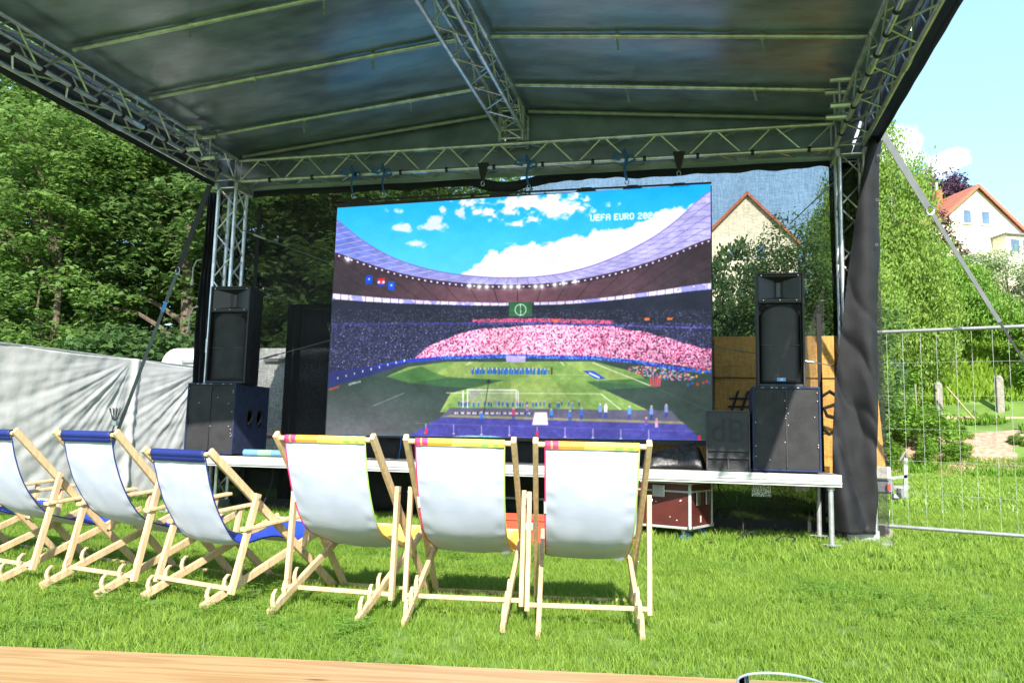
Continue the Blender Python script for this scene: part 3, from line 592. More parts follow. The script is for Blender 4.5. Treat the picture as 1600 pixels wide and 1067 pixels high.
house('gabled_house', 'cream house with red tiled gable roof and chimney on the hill', 23.4, 74, hz-1, 23.7-hz+1, 4.3, 3.7, 12, R(22), [(-1.0, 20.4-hz+1, .85, 1.25), (.75, 20.4-hz+1, .85, 1.25), (-1.4, 16.4-hz, .9, 1.4)], bay=(1.3, 5.4, 16, 19.2-hz+1))
hz2 = zg(4.3, 75)
house('gabled_house', 'cream gabled house seen faintly through the mesh beside the screen', 4.4, 75, hz2-1, 24.3-hz2+1, 4.4, 4.6, 9, R(4), [(-1.2, 18.2-hz2+1, .9, 1.3), (1.2, 18.2-hz2+1, .9, 1.3)], chim=False)
# ------------------------------------------------------------------ tarpaulin fence
TL = [(-9.5, 6.0), (-8.95, 8.57), (-8.76, 9.38), (-8.6, 10.59), (-8.25, 12.1)]
tf = thing('tarpaulin_fence', 'long pale grey tarpaulin hung over site fence at the left', 'fence', (-8.8, 9.5, 0))
def along(t):
    seg = []; tot = 0
    for a, b in zip(TL, TL[1:]): l = math.dist(a, b); seg.append((tot, l, a, b)); tot += l
    s = t*tot
    for s0, l, a, b in seg:
        if s <= s0+l+1e-6: q = (s-s0)/l; return (a[0]+(b[0]-a[0])*q, a[1]+(b[1]-a[1])*q), tot
    return TL[-1], tot
_, TT = along(0)
anch = [-.2, 2.65, 4.75, 6.2, 7.6]      # metres along: hang points at top
def fold(s, z):
    d = 0
    for i, a in enumerate(anch[1:]):
        dx, dz = a-s, 2.12-z
        r = math.hypot(dx, dz)+.05; ang = math.atan2(dz, dx+1e-6)   # 0 = along, pi/2 = down
        w = math.exp(-((ang-.78)/.55)**2)*min(1, r*1.4)*math.exp(-r/2.6)
        d += w*(.010*math.sin(ang*24+i*2)+.008*math.sin(ang*41+i)+.006*math.sin(ang*77))
    d += .03*math.sin(s*1.3+z*.8)+.02*mnoise.noise(Vector((s*2.2, z*3, 0)))+.012*mnoise.noise(Vector((s*6, z*7, 4)))
    # tucked seam at the third anchor
    d += .045*math.exp(-((s-4.80)/.05)**2)
    return d
rows = []
nx, nzv = 420, 100
for j in range(nzv):
    row = []
    for i in range(nx):
        s = TT*i/(nx-1); (px, py), _ = along(i/(nx-1)); z = .02+(2.12-.02)*j/(nzv-1)
        sag = -.03*abs(math.sin((s-anch[1])*math.pi/2.1))*(j/(nzv-1))
        row.append((px+fold(s, z)*1.0, py, z+sag))
    rows.append(row)
m = MB(); m.grid(rows); solid(obj('tarpaulin', m, TARP, tf, True), .003)
m = MB(); m.path([(*lerp(TL[0], TL[0], 0), 2.10)]+[(x-.03, y, 2.11) for x, y in TL], .02, 6); obj('fence_rail', m, PALE, tf, True)
for s in (2.65, 4.8, 7.0):
    (px, py), _ = along(s/TT); m = MB(); m.tube((px-.08, py, 0), (px-.08, py, 2.13), .022, 8); obj('fence_post', m, PALE, tf, True)

# ------------------------------------------------------------------ caravan
cv = thing('caravan', 'white caravan with rounded roof behind the tarpaulin and mesh', 'caravan', (-7.6, 13.6, 0))
def rr(x0, x1, z0, z1, r, n=6):
    P = []
    for (cx, cz, a0) in ((x1-r, z1-r, 0), (x0+r, z1-r, 90), (x0+.1, z0+.1, 180), (x1-.1, z0+.1, 270)):
        rad = r if a0 < 180 else .1
        for k in range(n+1): a = R(a0+90*k/n); P.append((cx+rad*math.cos(a), cz+rad*math.sin(a)))
    return P
m = MB(); m.prism(rr(-9.75, -5.2, .5, 2.55, .32), 12.9, 15.0); obj('body', m, CARW, cv)
m = MB(); m.box(-9.3, -8.6, 12.85, 12.895, 2.28, 2.34); obj('awning_rail', m, CARGREY, cv)
m = MB(); m.box(-7.6, -6.2, 12.84, 12.895, 2.30, 2.36); obj('gutter', m, CARGREY, cv)
m = MB(); m.prism(rr(-7.1, -6.0, 1.35, 1.95, .08), 12.86, 12.895); obj('window', m, CARWIN, cv)
m = MB(); m.box(-9.7, -5.25, 12.88, 12.897, .95, .99); obj('stripe', m, REDS, cv)
m = MB(); m.box(-9.6, -5.3, 12.95, 14.9, .35, .498); obj('chassis', m, DARKR, cv)
for x in (-7.4,):
    m = MB(); m.v = []; m.tube((x, 12.95, .33), (x, 13.15, .33), .33, 20); obj('wheel', m, DARKR, cv, True)
# bottle opener sign on the side
m = MB(); m.path([(-6.62, 12.86, .72), (-6.62, 12.86, .9), (-6.35, 12.86, .88), (-6.33, 12.86, .74), (-6.62, 12.86, .72)], .018, 6); m.path([(-6.34, 12.86, .81), (-6.12, 12.86, .82)], .02, 6); obj('emblem', m, INK, cv)
t = thing('folding_sign', 'white slanted board seen through the mesh above the caravan', 'board', (-6.6, 13.9, 2.56)); m = MB(); m.prism([(-6.95, 3.15), (-6.60, 2.95), (-6.60, 2.56), (-6.72, 2.56)], 13.9, 13.95); obj('board', m, WHITE, t)

# dark framed panel behind the mesh, left of the screen
t = thing('mesh_screen_panel', 'dark framed panel with grey mesh left of the screen', 'panel', (-5.2, 10.6, 0))
for x in (-5.86, -5.74, -4.3): m = MB(); m.box(x-.04, x+.04, 10.55, 10.62, .03, 2.92); obj('post', m, HEM, t)
m = MB(); m.box(-5.81, -4.34, 10.57, 10.60, 2.86, 2.92); obj('rail', m, HEM, t)
m = MB(); m.grid([[(-5.70+1.36*i/8, 10.6+.01*math.sin(i*2+j), .1+2.75*j/12) for i in range(9)] for j in range(13)]); solid(obj('mesh_sheet', m, scrim_mat('grey_mesh', .22, (.10, .11, .13)), t), .002)

# ------------------------------------------------------------------ orange trailer
t = thing('orange_trailer', 'orange box trailer behind the mesh with tow hitch on its right', 'trailer', (1.0, 12.2, 0))
m = MB(); m.prism([(-.9, .62), (2.30, .62), (2.42, .70), (2.34, 1.84), (2.20, 1.95), (1.93, 1.97), (1.86, 2.54), (-.9, 2.54)], 11.6, 13.3); b_ = obj('body', m, ORG, t)
m = MB()
for z in (1.2, 1.95): m.box(-.88, 1.84, 11.585, 11.597, z, z+.012)
for x in (.2, 1.1): m.box(x, x+.012, 11.585, 11.597, .66, 2.5)
obj('panel_joint', m, DARKR, t)
tx = text_mesh('#38', .50, .002); tx.v = [(x*1.0+.80+.10*y, 11.582-z, y*.95+1.62) for x, y, z in tx.v]; obj('lettering', tx, INK, t, fix=False)
m = MB(); q = [(1.62, 1.7), (1.74, 1.78), (1.86, 1.7), (1.8, 1.6), (1.66, 1.55), (1.7, 1.45), (1.88, 1.4), (1.9, 1.28), (1.72, 1.2), (1.62, 1.3)]
m.path([(x, 11.59, z) for x, z in q], .022, 5); obj('scrawl', m, INK, t)
m = MB(); m.box(2.22, 2.52, 11.62, 13.2, .42, .60, .03); obj('bumper', m, pm('bumper_grey', (.17, .18, .19), .5), t)
m = MB(); m.box(2.28, 2.47, 11.56, 11.60, .62, .78, .01); obj('tail_light', m, pm('lamp_lens_pale', (.6, .57, .52), .2), t)
m = MB(); m.box(2.42, 2.46, 11.55, 11.60, .47, .55); obj('reflector', m, REDS, t)
m = MB(); m.bar((2.45, 11.75, .62), (2.72, 11.75, .66), .05, .04, (0, 1, 0)); m.bar((2.5, 11.78, .50), (2.74, 11.75, .52), .05, .05, (0, 1, 0)); m.bar((2.68, 11.75, .38), (2.70, 11.75, .90), .05, .05, (0, 1, 0)); m.tube((2.62, 11.75, .36), (2.62, 11.75, .50), .05, 8); m.tube((2.62, 11.75, .84), (2.70, 11.75, .98), .02, 6); m.lathe([(.04, 0), (.06, .03), (.03, .08)], (2.55, 11.75, .34), 10); obj('tow_hitch', m, METAL, t, True)
for x in (-.2, 1.95): m = MB(); m.tube((x, 11.7, .36), (x, 11.95, .36), .36, 20); obj('wheel', m, DARKR, t, True)

# ------------------------------------------------------------------ stage roof
XL, XR, YB, YF, ZT, ZB = -6.21, 1.66, 9.45, 3.3, 4.68, 4.39
roof = thing('stage_roof', 'aluminium truss stage roof with grey canopy over the screen', 'stage roof', (-2.3, 9.45, 0))
IND = [0]
def truss(p0, p1, w, h, side, pitch=.36, cr=.025, br=.0105, faces=(0, 1, 2, 3), singles=(0, 1), name='truss', joints=2.0):
    p0, p1 = Vector(p0), Vector(p1); d = (p1-p0); Ln = d.length; d.normalize(); sd = Vector(side).normalized(); u = sd.cross(d).normalized()
    e = D.objects.new(name, None); COL.objects.link(e); e.parent = roof; e.empty_display_size = .1
    cor = [(-1, -1), (1, -1), (1, 1), (-1, 1)]; off = [sd*a*w/2+u*b*h/2 for a, b in cor]
    for o_ in off:
        m = MB(); m.tube(p0+o_, p1+o_, cr, 10); obj('chord', m, ALU, e, True)
    n = max(2, int(round(Ln/pitch))); stuff = MB()
    for f in faces:
        a, b = off[f], off[(f+1) % 4]
        for i in range(n):
            s0, s1 = Ln*(i+.06)/n, Ln*(i+.94)/n
            A, B = (a, b) if i % 2 == 0 else (b, a)
            q0, q1 = p0+d*s0+A, p0+d*s1+B
            if f in singles:
                m = MB(); m.tube(q0, q1, br, 6, caps=False); obj('brace', m, ALU, e, True, fix=False); IND[0] += 1
            else: stuff.tube(q0, q1, br, 5, caps=False)
        for s in (.03, Ln-.03):
            stuff.tube(p0+d*s+a, p0+d*s+b, br, 5, caps=False)
    k = joints
    while k < Ln-.5:
        for o_ in off: stuff.tube(p0+d*(k-.09)+o_, p0+d*(k+.09)+o_, cr*1.28, 8)
        k += joints
    obj('brace_set', stuff, ALU, e, kind='stuff', fix=False)
    return e
# back, left, right, ridge trusses and the two masts
truss((XL+.15, YB, (ZT+ZB)/2), (XR-.15, YB, (ZT+ZB)/2), .29, .29, (0, 1, 0), .33, singles=(0, 3), joints=2.6)
truss((XL, YF, (ZT+ZB)/2), (XL, YB-.2, (ZT+ZB)/2), .29, .29, (1, 0, 0), .33, singles=(0, 1))
truss((XR, YF, (ZT+ZB)/2), (XR, YB-.2, (ZT+ZB)/2), .29, .29, (1, 0, 0), .33, singles=(0, 3))
truss((-2.25, YF, 4.95), (-2.25, YB-.25, 4.95), .29, .29, (1, 0, 0), .33, singles=(0, 1))
truss((XL, YB-.02, .15), (XL, YB-.02, ZB-.05), .26, .26, (1, 0, 0), .33, singles=(0, 1), name='mast')
truss((XR+.03, YB-.02, .15), (XR+.03, YB-.02, ZB-.05), .26, .26, (1, 0, 0), .33, singles=(0, 3), name='mast')
truss((-2.25, YB-.1, ZT), (-2.25, YB-.1, 5.1), .29, .29, (1, 0, 0), .2, singles=(), name='ridge_post')
for x in (XL, XR+.03):
    m = MB(); m.box(x-.3, x+.3, YB-.32, YB+.28, 0, .04); m.box(x-.16, x+.16, YB-.18, YB+.14, .04, .15); obj('base_plate', m, PALE, roof)
    m = MB()
    for sx in (-1, 1):
        m.box(x+sx*.15-.03, x+sx*.15+.03, YB-.2, YB+.2, ZB-.12, ZB-.02, .01)
    obj('sleeve', m, ALU, roof)
# locking sleeves near the corner
for (x, s) in ((XL+.145, 1), (XR-.145, -1)):
    for y in (8.15, 8.45):
        m = MB(); m.tube((x+s*.02, y, ZT), (x+s*.22, y, ZT), .03, 8); m.tube((x+s*.02, y, ZB+.02), (x+s*.22, y, ZB+.02), .03, 8); m.tube((x+s*.13, y, ZB+.02), (x+s*.13, y, ZT), .012, 6); obj('hinge_sleeve', m, ALU, roof, True)
# canopy
def zroof(x):
    r = 5.20; e_l, e_r = 4.80, 4.80
    if x < -2.25: return r+(e_l-r)*(-2.25-x)/(-2.25-(XL-.15))
    return r+(e_r-r)*(x+2.25)/(XR+.15+2.25)
PY = [3.35, 4.1, 5.2, 6.35, 7.5, 8.65, 9.42]
def canopy(x0, x1):
    rows = []
    ys_ = [YF+(9.57-YF)*j/84 for j in range(85)]
    for y in ys_:
        row = []
        for i in range(61):
            x = x0+(x1-x0)*i/60; z = zroof(x)
            for a, b in zip(PY, PY[1:]):
                if a <= y <= b: z -= .035*math.sin(math.pi*(y-a)/(b-a))*math.sin(math.pi*i/60)
            z += .010*mnoise.noise(Vector((x*.9, y*1.1, 0)))+.006*mnoise.noise(Vector((x*3, y*1.5, 5)))
            row.append((x, y, z))
        rows.append(row)
    m = MB(); m.grid(rows); return m
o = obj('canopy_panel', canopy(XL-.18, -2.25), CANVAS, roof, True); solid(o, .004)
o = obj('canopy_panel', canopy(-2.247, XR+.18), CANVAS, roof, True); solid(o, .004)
for (x, s) in ((XL-.19, -1), (XR+.19, 1)):
    rows = []
    for j in range(6):
        rows.append([(x+s*(.03+.07*math.sin(j/5*1.5)), YF+(9.75-YF)*i/40, 4.80-.43*j/5+.004*math.sin(i*1.7)) for i in range(41)])
    m = MB(); m.grid(rows); solid(obj('valance', m, VAL, roof, True), .006)
# back gable cloth
rows = []
for j in range(8):
    rows.append([(XL-.16+(XR-XL+.44)*i/60, 9.54+.01*math.sin(i*.7), 4.33+(zroof(XL-.16+(XR-XL+.44)*i/60)-4.31)*j/7+.01*math.sin(i*1.3)*(j % 2)) for i in range(61)])
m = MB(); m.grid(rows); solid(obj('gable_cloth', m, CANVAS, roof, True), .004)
# purlins with hanging clips
for i, y in enumerate(PY):
    for (xa, xb) in ((XL+.12, -2.42), (-2.08, XR-.12)):
        za, zb_ = zroof(xa)-.045, zroof(xb)-.045
        m = MB(); m.tube((xa, y, za), (xb, y, zb_), .026, 10); p = obj('purlin', m, ALU if i < 6 else PALE, roof, True)
        if y < 9:
            for q in (.36, .74):
                x = xa+(xb-xa)*q; z = za+(zb_-za)*q; m = MB(); m.tube((x-.02, y, z-.0), (x+.02, y, z), .034, 10); m.bar((x, y, z-.03), (x+.02, y-.02, z-.17-.03*math.sin(i*7+q*9)), .022, .006); obj('purlin_clip', m, ALU, p, True)
# cable ties and dark ties along the chords
m = MB()
for i in range(12): x = -5.6+i*.62; m.tube((x, 9.305, ZB), (x+.035, 9.305, ZB), .034, 8)
for i in range(10):
    y = 5.6+i*.36; m.tube((XL+.145, y, ZB), (XL+.145, y+.035, ZB), .034, 8); m.tube((XR-.145, y, ZB), (XR-.145, y+.035, ZB), .034, 8)
obj('cable_tie', m, STRAPB, roof)

# ------------------------------------------------------------------ curtains and scrim
def sheet(name, x0, x1, z0, z1, y, mat, nx=80, nz_=50, wav=.02, top=None, parent=None, yw=None):
    rows = []
    for j in range(nz_):
        q = j/(nz_-1); row = []
        for i in range(nx):
            x = x0+(x1-x0)*i/(nx-1); zt = z1 if top is None else top(x)
            row.append((x, y+(yw(x, q) if yw else wav*math.sin(x*3.1+q*2)+wav*.6*mnoise.noise(Vector((x*1.3, q*3, 1)))), z0+(zt-z0)*q))
        rows.append(row)
    m = MB(); m.grid(rows); return obj(name, m, mat, parent, True)
sc = thing('mesh_backdrop', 'large see through black mesh backdrop behind the screen', 'backdrop', (-2.3, 9.75, 0))
def toph(x):
    z = 4.44
    s = math.exp(-((x+2.45)/.4)**2); return z-.10*s-.02*abs(math.sin(x*2.2))
sheet('mesh_cloth', -6.6, 2.05, .08, 4.25, 9.75, SCRIM, 160, 50, .025, toph, sc)
sheet('mesh_lower_layer', -6.55, 1.45, .08, .80, 9.80, SCRIM2, 120, 12, .02, None, sc)
sheet('mesh_second_layer', -6.35, -4.4, .80, 4.25, 9.81, scrim_mat('scrim_mesh_layer', .55), 60, 30, .02, None, sc)
def hemtop(x0, x1, z0, z1, nm='hem'):
    rows = []
    for k in (0, 1):
        rows.append([(x0+(x1-x0)*i/120, 9.735+.025*math.sin((x0+(x1-x0)*i/120)*3.1+2), toph(x0+(x1-x0)*i/120)-(z1 if k else z0)-(.03*mnoise.noise(Vector((i*.3, 0, 0))) if not k else 0)) for i in range(121)])
    m = MB(); m.grid(rows); solid(obj(nm, m, HEM, sc, True), .004)
hemtop(-6.6, 2.0, .12, -.02)
m = MB(); m.box(-6.6, 2.0, 9.72, 9.73, .05, .17); obj('hem', m, HEM, sc)
for i in range(24):
    x = -6.3+i*.34; m = MB(); m.lathe([(.008, 0), (.018, 0), (.018, .004), (.008, .004)], (0, 0, 0), 10, True); m.v = [(a+x, 9.716-c, b+.11) for a, b, c in m.v]; obj('eyelet', m, FRAMEGREY, sc, True)
m = MB(); m.box(-5.98, -5.93, 9.70, 9.71, .1, 4.2); m.box(1.33, 1.38, 9.70, 9.72, .1, 2.55); m.box(-2.9, -2.86, 9.70, 9.715, 4.05, 4.2); obj('seam', m, HEM, sc)
# gathered curtain right
def cw(x, q):
    return .035*math.sin(x*16+q*2.2)+.06*math.sin(x*11+q*11)*max(0, 1-q*1.2)+.055*(1-abs(math.sin(q*20+x*6+2.2*mnoise.noise(Vector((x*4, q*6, 0))))))**1.6*math.exp(-((q-.42)/.16)**2)+.07*(1-abs(math.sin(q*13+x*9+mnoise.noise(Vector((x*5, q*8, 4))))))**1.6*math.exp(-((q-.15)/.14)**2)+.015*mnoise.noise(Vector((x*5, q*14, 2)))
cr_ = thing('side_curtain', 'heavy wrinkled black curtain gathered round the right mast', 'curtain', (1.8, 9.25, 0))
rows = []
for j in range(140):
    q = j/139; z = .12+q*(4.45-.12); xl = interp(q, [(0, 1.37), (.2, 1.38), (.37, 1.43), (.6, 1.57), (.87, 1.74), (1, 1.86)]); xr = interp(q, [(0, 1.80), (.37, 1.85), (1, 1.97)])
    rows.append([(xl+(xr-xl)*i/60, 9.17+cw(xl+(xr-xl)*i/60, q)-.05*math.sin(math.pi*i/60), z) for i in range(61)]+[(xr+.02+.03*math.sin(q*20), 9.17+cw(xr, q)+k*.14, z) for k in range(1, 5)])
m = MB(); m.grid(rows); solid(obj('cloth', m, BLACKFAB, cr_, True), .004)
for i, (x, z) in enumerate([(1.46, .2), (1.70, .19), (1.93, 4.2), (1.90, 3.7), (1.88, 3.2)]):
    m = MB(); m.lathe([(.008, 0), (.016, 0), (.016, .004), (.008, .004)], (0, 0, 0), 12, True); m.v = [(a+x, 9.10-c, b+z) for a, b, c in m.v]; obj('eyelet', m, FRAMEGREY, cr_, True)
for x in (1.5, 1.78): m = MB(); m.tube((x, 9.5 if x < 1.7 else 9.3, 0), (x, 9.5 if x < 1.7 else 9.3, .3), .028, 8); m.box(x-.05, x+.05, 9.24, 9.34, 0, .015); obj('foot', m, PALE, cr_, True)
rows = [[(1.50+(.36+.12*j/30)*i/20, 9.64+.03*math.sin(i*.9+j*.3), .1+4.5*j/30) for i in range(21)] for j in range(31)]
m = MB(); m.grid(rows); solid(obj('back_panel', m, SCRIM2, cr_, True), .002)
cl_ = thing('side_curtain', 'narrow black curtain strip left of the left mast', 'curtain', (-6.55, 9.4, 0))
rows = []
for j in range(80):
    q = j/79; z = .1+q*4.2; xl = -6.62+.03*math.sin(q*9); xr = interp(q, [(0, -6.36), (.45, -6.34), (.7, -6.42), (1, -6.40)])
    rows.append([(xl+(xr-xl)*i/24, 9.45+.04*math.sin(i*.9+q*6)+.02*mnoise.noise(Vector((i*.3, q*9, 3))), z) for i in range(25)])
m = MB(); m.grid(rows); solid(obj('cloth', m, BLACKFAB, cl_, True), .004)
for z in (3.35, 2.7):
    m = MB(); m.path([(-6.60, 9.40, z), (-6.66, 9.38, z-.02), (-6.70, 9.37, z-.12), (-6.70, 9.37, z-.28)], .010, 6); m.tube((-6.70, 9.37, z-.28), (-6.705, 9.37, z-.36), .02, 6); obj('tie_cord', m, ROPEW, cl_, True)

# ------------------------------------------------------------------ LED screen
def screen_image():
    Wd, Hd = 1100, 690
    src = np.array([(0, 0), (1, 0), (1, 1), (0, 1)], float)   # u right, v down
    dst = np.array([(528, 325), (1110, 290), (1115, 686), (511, 681)], float)
    A = []
    for (u, v), (x, y) in zip(src, dst): A.append([u, v, 1, 0, 0, 0, -x*u, -x*v, x]); A.append([0, 0, 0, u, v, 1, -y*u, -y*v, y])
    A = np.array(A); h = np.append(np.linalg.solve(A[:, :8], A[:, 8]), 1)
    uu, vv = np.meshgrid((np.arange(Wd)+.5)/Wd, (np.arange(Hd)+.5)/Hd); w = h[6]*uu+h[7]*vv+1
    X = (h[0]*uu+h[1]*vv+h[2])/w; Y = (h[3]*uu+h[4]*vv+h[5])/w
    g = np.random.default_rng(5)
    def vnoise(sx, sy, seed):
        gg = np.random.default_rng(seed); T = gg.random((200, 300)); xx = X/sx; yy = Y/sy; xi = np.floor(xx).astype(int); yi = np.floor(yy).astype(int); fx = xx-xi; fy = yy-yi; fx = fx*fx*(3-2*fx); fy = fy*fy*(3-2*fy)
        t = lambda a, b: T[b % 200, a % 300]
        return (t(xi, yi)*(1-fx)+t(xi+1, yi)*fx)*(1-fy)+(t(xi, yi+1)*(1-fx)+t(xi+1, yi+1)*fx)*fy
    def fbm(s, seed, o=5, ay=.7):
        r = 0; a = .5; tot = 0
        for k in range(o): r = r+a*vnoise(s/2**k, s*ay/2**k, seed+k); tot += a; a *= .55
        return r/tot
    I = np.zeros((Hd, Wd, 3))
    def paint(mask, col):
        a = np.clip(mask, 0, 1)[..., None] if mask.dtype != bool else mask[..., None].astype(float)
        I[:] = I*(1-a)+np.asarray(col)*a
    def poly(P):
        m = np.zeros(X.shape, bool); n = len(P)
        for i in range(n):
            (x0, y0), (x1, y1) = P[i], P[(i+1) % n]
            if y0 == y1: continue
            c = ((y0 > Y) != (y1 > Y)) & (X < (x1-x0)*(Y-y0)/(y1-y0)+x0); m ^= c
        return m
    def curve(P): return np.interp(X, [p[0] for p in P], [p[1] for p in P])
    def cxy(c): return np.array(c, float)/255
    def spl(P):
        xs_ = np.array([p[0] for p in P]); ys_ = np.array([p[1] for p in P]); xx = np.linspace(xs_[0], xs_[-1], 200); yy = np.interp(xx, xs_, ys_)
        k = np.ones(25)/25; yp = np.convolve(np.pad(yy, 12, 'edge'), k, 'valid'); return np.interp(X, xx, yp)
    # sky
    t = np.clip((Y-300)/140, 0, 1)[..., None]; I[:] = cxy((20, 165, 235))*(1-t)+cxy((92, 205, 240))*t
    moire = .03*np.sin((X*1.9+Y*.75))*(np.abs(X-640) < 110); I[:] += moire[..., None]
    n1 = fbm(46, 20, 6); n2 = fbm(26, 50, 6); n3 = fbm(17, 210, 6)
    def cloud(cx, cy, rx, ry, k=.9, hard=5): d = 1-np.hypot((X-cx)/rx, (Y-cy)/ry)*.8; return np.clip((d+(n3-.5)*k*3.4-.15)*2.2, 0, 1)
    C1 = np.maximum.reduce([cloud(830, 318, 75, 13), cloud(800, 334, 50, 14), cloud(880, 328, 42, 14), cloud(812, 350, 18, 6), cloud(740, 318, 50, 9)])
    C2 = np.maximum.reduce([cloud(618, 331, 16, 5, .7), cloud(676, 352, 18, 9, .7), cloud(632, 357, 12, 6, .7), cloud(657, 381, 16, 6, .7), cloud(684, 343, 9, 9, .7), cloud(692, 326, 6, 9, .8), cloud(722, 336, 8, 9, .8), cloud(930, 366, 6, 6, .8)])
    top = spl([(500, 460), (728, 440), (738, 402), (800, 384), (850, 382), (900, 366), (942, 369), (952, 358), (1000, 349), (1035, 328), (1066, 317), (1085, 323), (1115, 330)])
    C3 = np.clip((Y-top+(n3-.5)*24)*.28, 0, 1)
    shade = np.clip((n1-.42)*2.2, 0, 1)[..., None]
    ccol = cxy((250, 240, 250))*shade+cxy((226, 220, 242))*(1-shade)
    for c in (C1, C2*.85, C3): a = c[..., None]; I[:] = I*(1-a)+ccol*a
    # lettering in the picture
    F5 = {'U': '10001 10001 10001 10001 10001 10001 01110', 'E': '11111 10000 10000 11110 10000 10000 11111', 'F': '11111 10000 10000 11110 10000 10000 10000', 'A': '01110 10001 10001 11111 10001 10001 10001', 'R': '11110 10001 10001 11110 10100 10010 10001', 'O': '01110 10001 10001 10001 10001 10001 01110', '2': '01110 10001 00001 00110 01000 10000 11111', '0': '01110 10001 10011 10101 11001 10001 01110', '4': '00010 00110 01010 10010 11111 00010 00010', ' ': '00000 '*7}
    x0 = 924.0
    for ch in 'UEFA EURO 2024':
        rows = F5[ch].split()
        for rI, row in enumerate(rows):
            for cI, b in enumerate(row):
                if b == '1':
                    px = x0+cI*1.28; py = 338.5+rI*1.4-(px-924)*.035
                    paint(np.clip(1.6-np.hypot(X-px, Y-py), 0, 1)*.95, cxy((240, 246, 255)))
        x0 += 8.1 if ch != ' ' else 4.5
    # roof ring
    U = spl([(505, 322), (528, 345), (570, 380), (600, 398), (650, 418), (700, 429), (750, 435), (800, 437), (850, 435), (900, 427), (950, 410), (1000, 387), (1050, 356), (1090, 318), (1120, 284)])
    Lp = spl([(505, 392), (526, 398), (560, 411), (600, 425), (650, 438), (700, 446), (750, 450), (800, 451), (850, 450), (900, 444), (950, 434), (1000, 421), (1050, 403), (1120, 372)])
    Wt = spl([(500, 458), (600, 468), (700, 474), (800, 477), (900, 473), (1000, 461), (1120, 442)])
    rm = (Y > U) & (Y < Lp); f = np.clip((X-528)/590, 0, 1)
    q = (Y-U)/np.maximum(Lp-U, 1)
    base = (cxy((105, 125, 215))*(1-np.clip(f*2.2, 0, 1))[..., None]+cxy((178, 172, 226))*np.clip(f*2.2, 0, 1)[..., None])*(.8+.4*fbm(14, 80, 4))[..., None]
    paint(rm, base)
    ang = (X-810)*(1-.35*q)
    ln = (np.abs(np.sin(ang*.23)) < .13) & rm; paint(ln*.6, cxy((70, 75, 150)))
    ln = (np.abs(np.sin(q*13)) < .18) & rm; paint(ln*.5, cxy((90, 95, 170)))
    ln = (np.abs(np.sin((X*.35+Y*1.7)*.21)) < .16) & rm & (X < 700); paint(ln*.8, cxy((222, 190, 205)))
    paint((np.abs(Y-U) < .9), cxy((120, 110, 190)))
    dk = (Y > Lp) & (Y < Wt); c = np.clip(1-np.abs(X-810)/260, 0, 1)[..., None]
    paint(dk, (cxy((58, 48, 56))*(1-c)+cxy((120, 80, 94))*c))
    rib = (np.abs(np.sin((X-810)/(1+.010*(Wt-Y))*.105)) < .07) & dk; paint(rib*.6, cxy((32, 24, 30)))
    paint((Y > Lp-4) & (Y < Lp+3), cxy((60, 45, 62)))
    sp = (np.abs(((X+1000) % 9.6)-4.8) < 1.4) & (np.abs(Y-Lp+.5) < 1.2); paint(sp, cxy((255, 240, 250)))
    for sx in (545, 735, 750, 762, 790, 800, 812, 838, 848, 868, 882, 900):
        yy = np.interp(sx, [505, 560, 650, 750, 850, 950], [392, 411, 438, 450, 450, 434]); d = np.exp(-(np.abs(X-sx)*1.1+np.abs(Y-yy)*1.1)/2.2)+np.exp(-np.hypot(X-sx, Y-yy)/2.5); paint(np.clip(d*1.2, 0, 1), (1, 1, 1))
    # dark stands
    st = Y >= Wt; paint(st, cxy((36, 40, 56)))
    sl_ = (Y > Wt-1) & (Y < Wt+np.interp(X, [520, 700, 820, 1000, 1115], [8, 4, 3, 5, 9])) & ((X < 796) | (X > 836)); paint(sl_, cxy((222, 212, 250)))
    paint(sl_ & (np.abs(((X+500) % 13)-6.5) < .6), cxy((120, 105, 150)))
    paint(sl_ & (fbm(20, 91, 3) < .42), cxy((150, 150, 230)))
    paint((X > 797) & (X < 833) & (Y > 474) & (Y < 497), cxy((44, 92, 60)))
    r = np.hypot((X-815), (Y-486)); paint((np.abs(r-8.5) < .6) | ((np.abs(X-815) < .5) & (r < 8.5)), cxy((210, 240, 215)))
    # small flags
    for fx, c1 in ((578, (20, 70, 205)), (597, None), (613, (25, 80, 200))):
        fy = 437+(fx-578)*.28
        if c1: paint((np.abs(X-fx) < 5.2) & (np.abs(Y-fy-1) < 7), cxy(c1)); paint((np.hypot(X-fx, Y-fy) < 1.8), cxy((150, 190, 240)))
        else:
            paint((np.abs(X-fx) < 5.5) & (np.abs(Y-fy+4) < 2.4), cxy((205, 40, 60))); paint((np.abs(X-fx) < 5.5) & (np.abs(Y-fy) < 2.3), cxy((245, 235, 245))); paint((np.abs(X-fx) < 5.5) & (np.abs(Y-fy-4) < 2.4), cxy((30, 60, 180))); paint((np.abs(X-fx) < 1.8) & (np.abs(Y-fy) < 3), cxy((220, 60, 80)))
    # crowd
    def speck(seed, s, size=1.1):
        gg = np.random.default_rng(seed); T = gg.random((400, 800)); return T[(np.floor(Y/size).astype(int)) % 400, (np.floor(X/size+np.floor(Y/size)*.37).astype(int)) % 800]
    ca, cb, ccx = speck(1, 1), speck(2, 1), speck(3, 1, 1.9)
    dim = (Y > 505) & (Y < 590); paint(dim & (ca > .55), cxy((52, 54, 100))); paint(dim & (ca > .90), cxy((104, 104, 150))); paint(dim & (cb > .985), cxy((205, 195, 225)))
    paint((Y > 485) & (Y <= 508) & (ca > .93), cxy((110, 105, 140)))
    edge = (n2-.5)*16
    topc = spl([(600, 600), (636, 568), (662, 550), (690, 532), (730, 518), (780, 512), (850, 508), (930, 509), (975, 513), (1020, 522), (1070, 535), (1120, 548)])+edge*.5
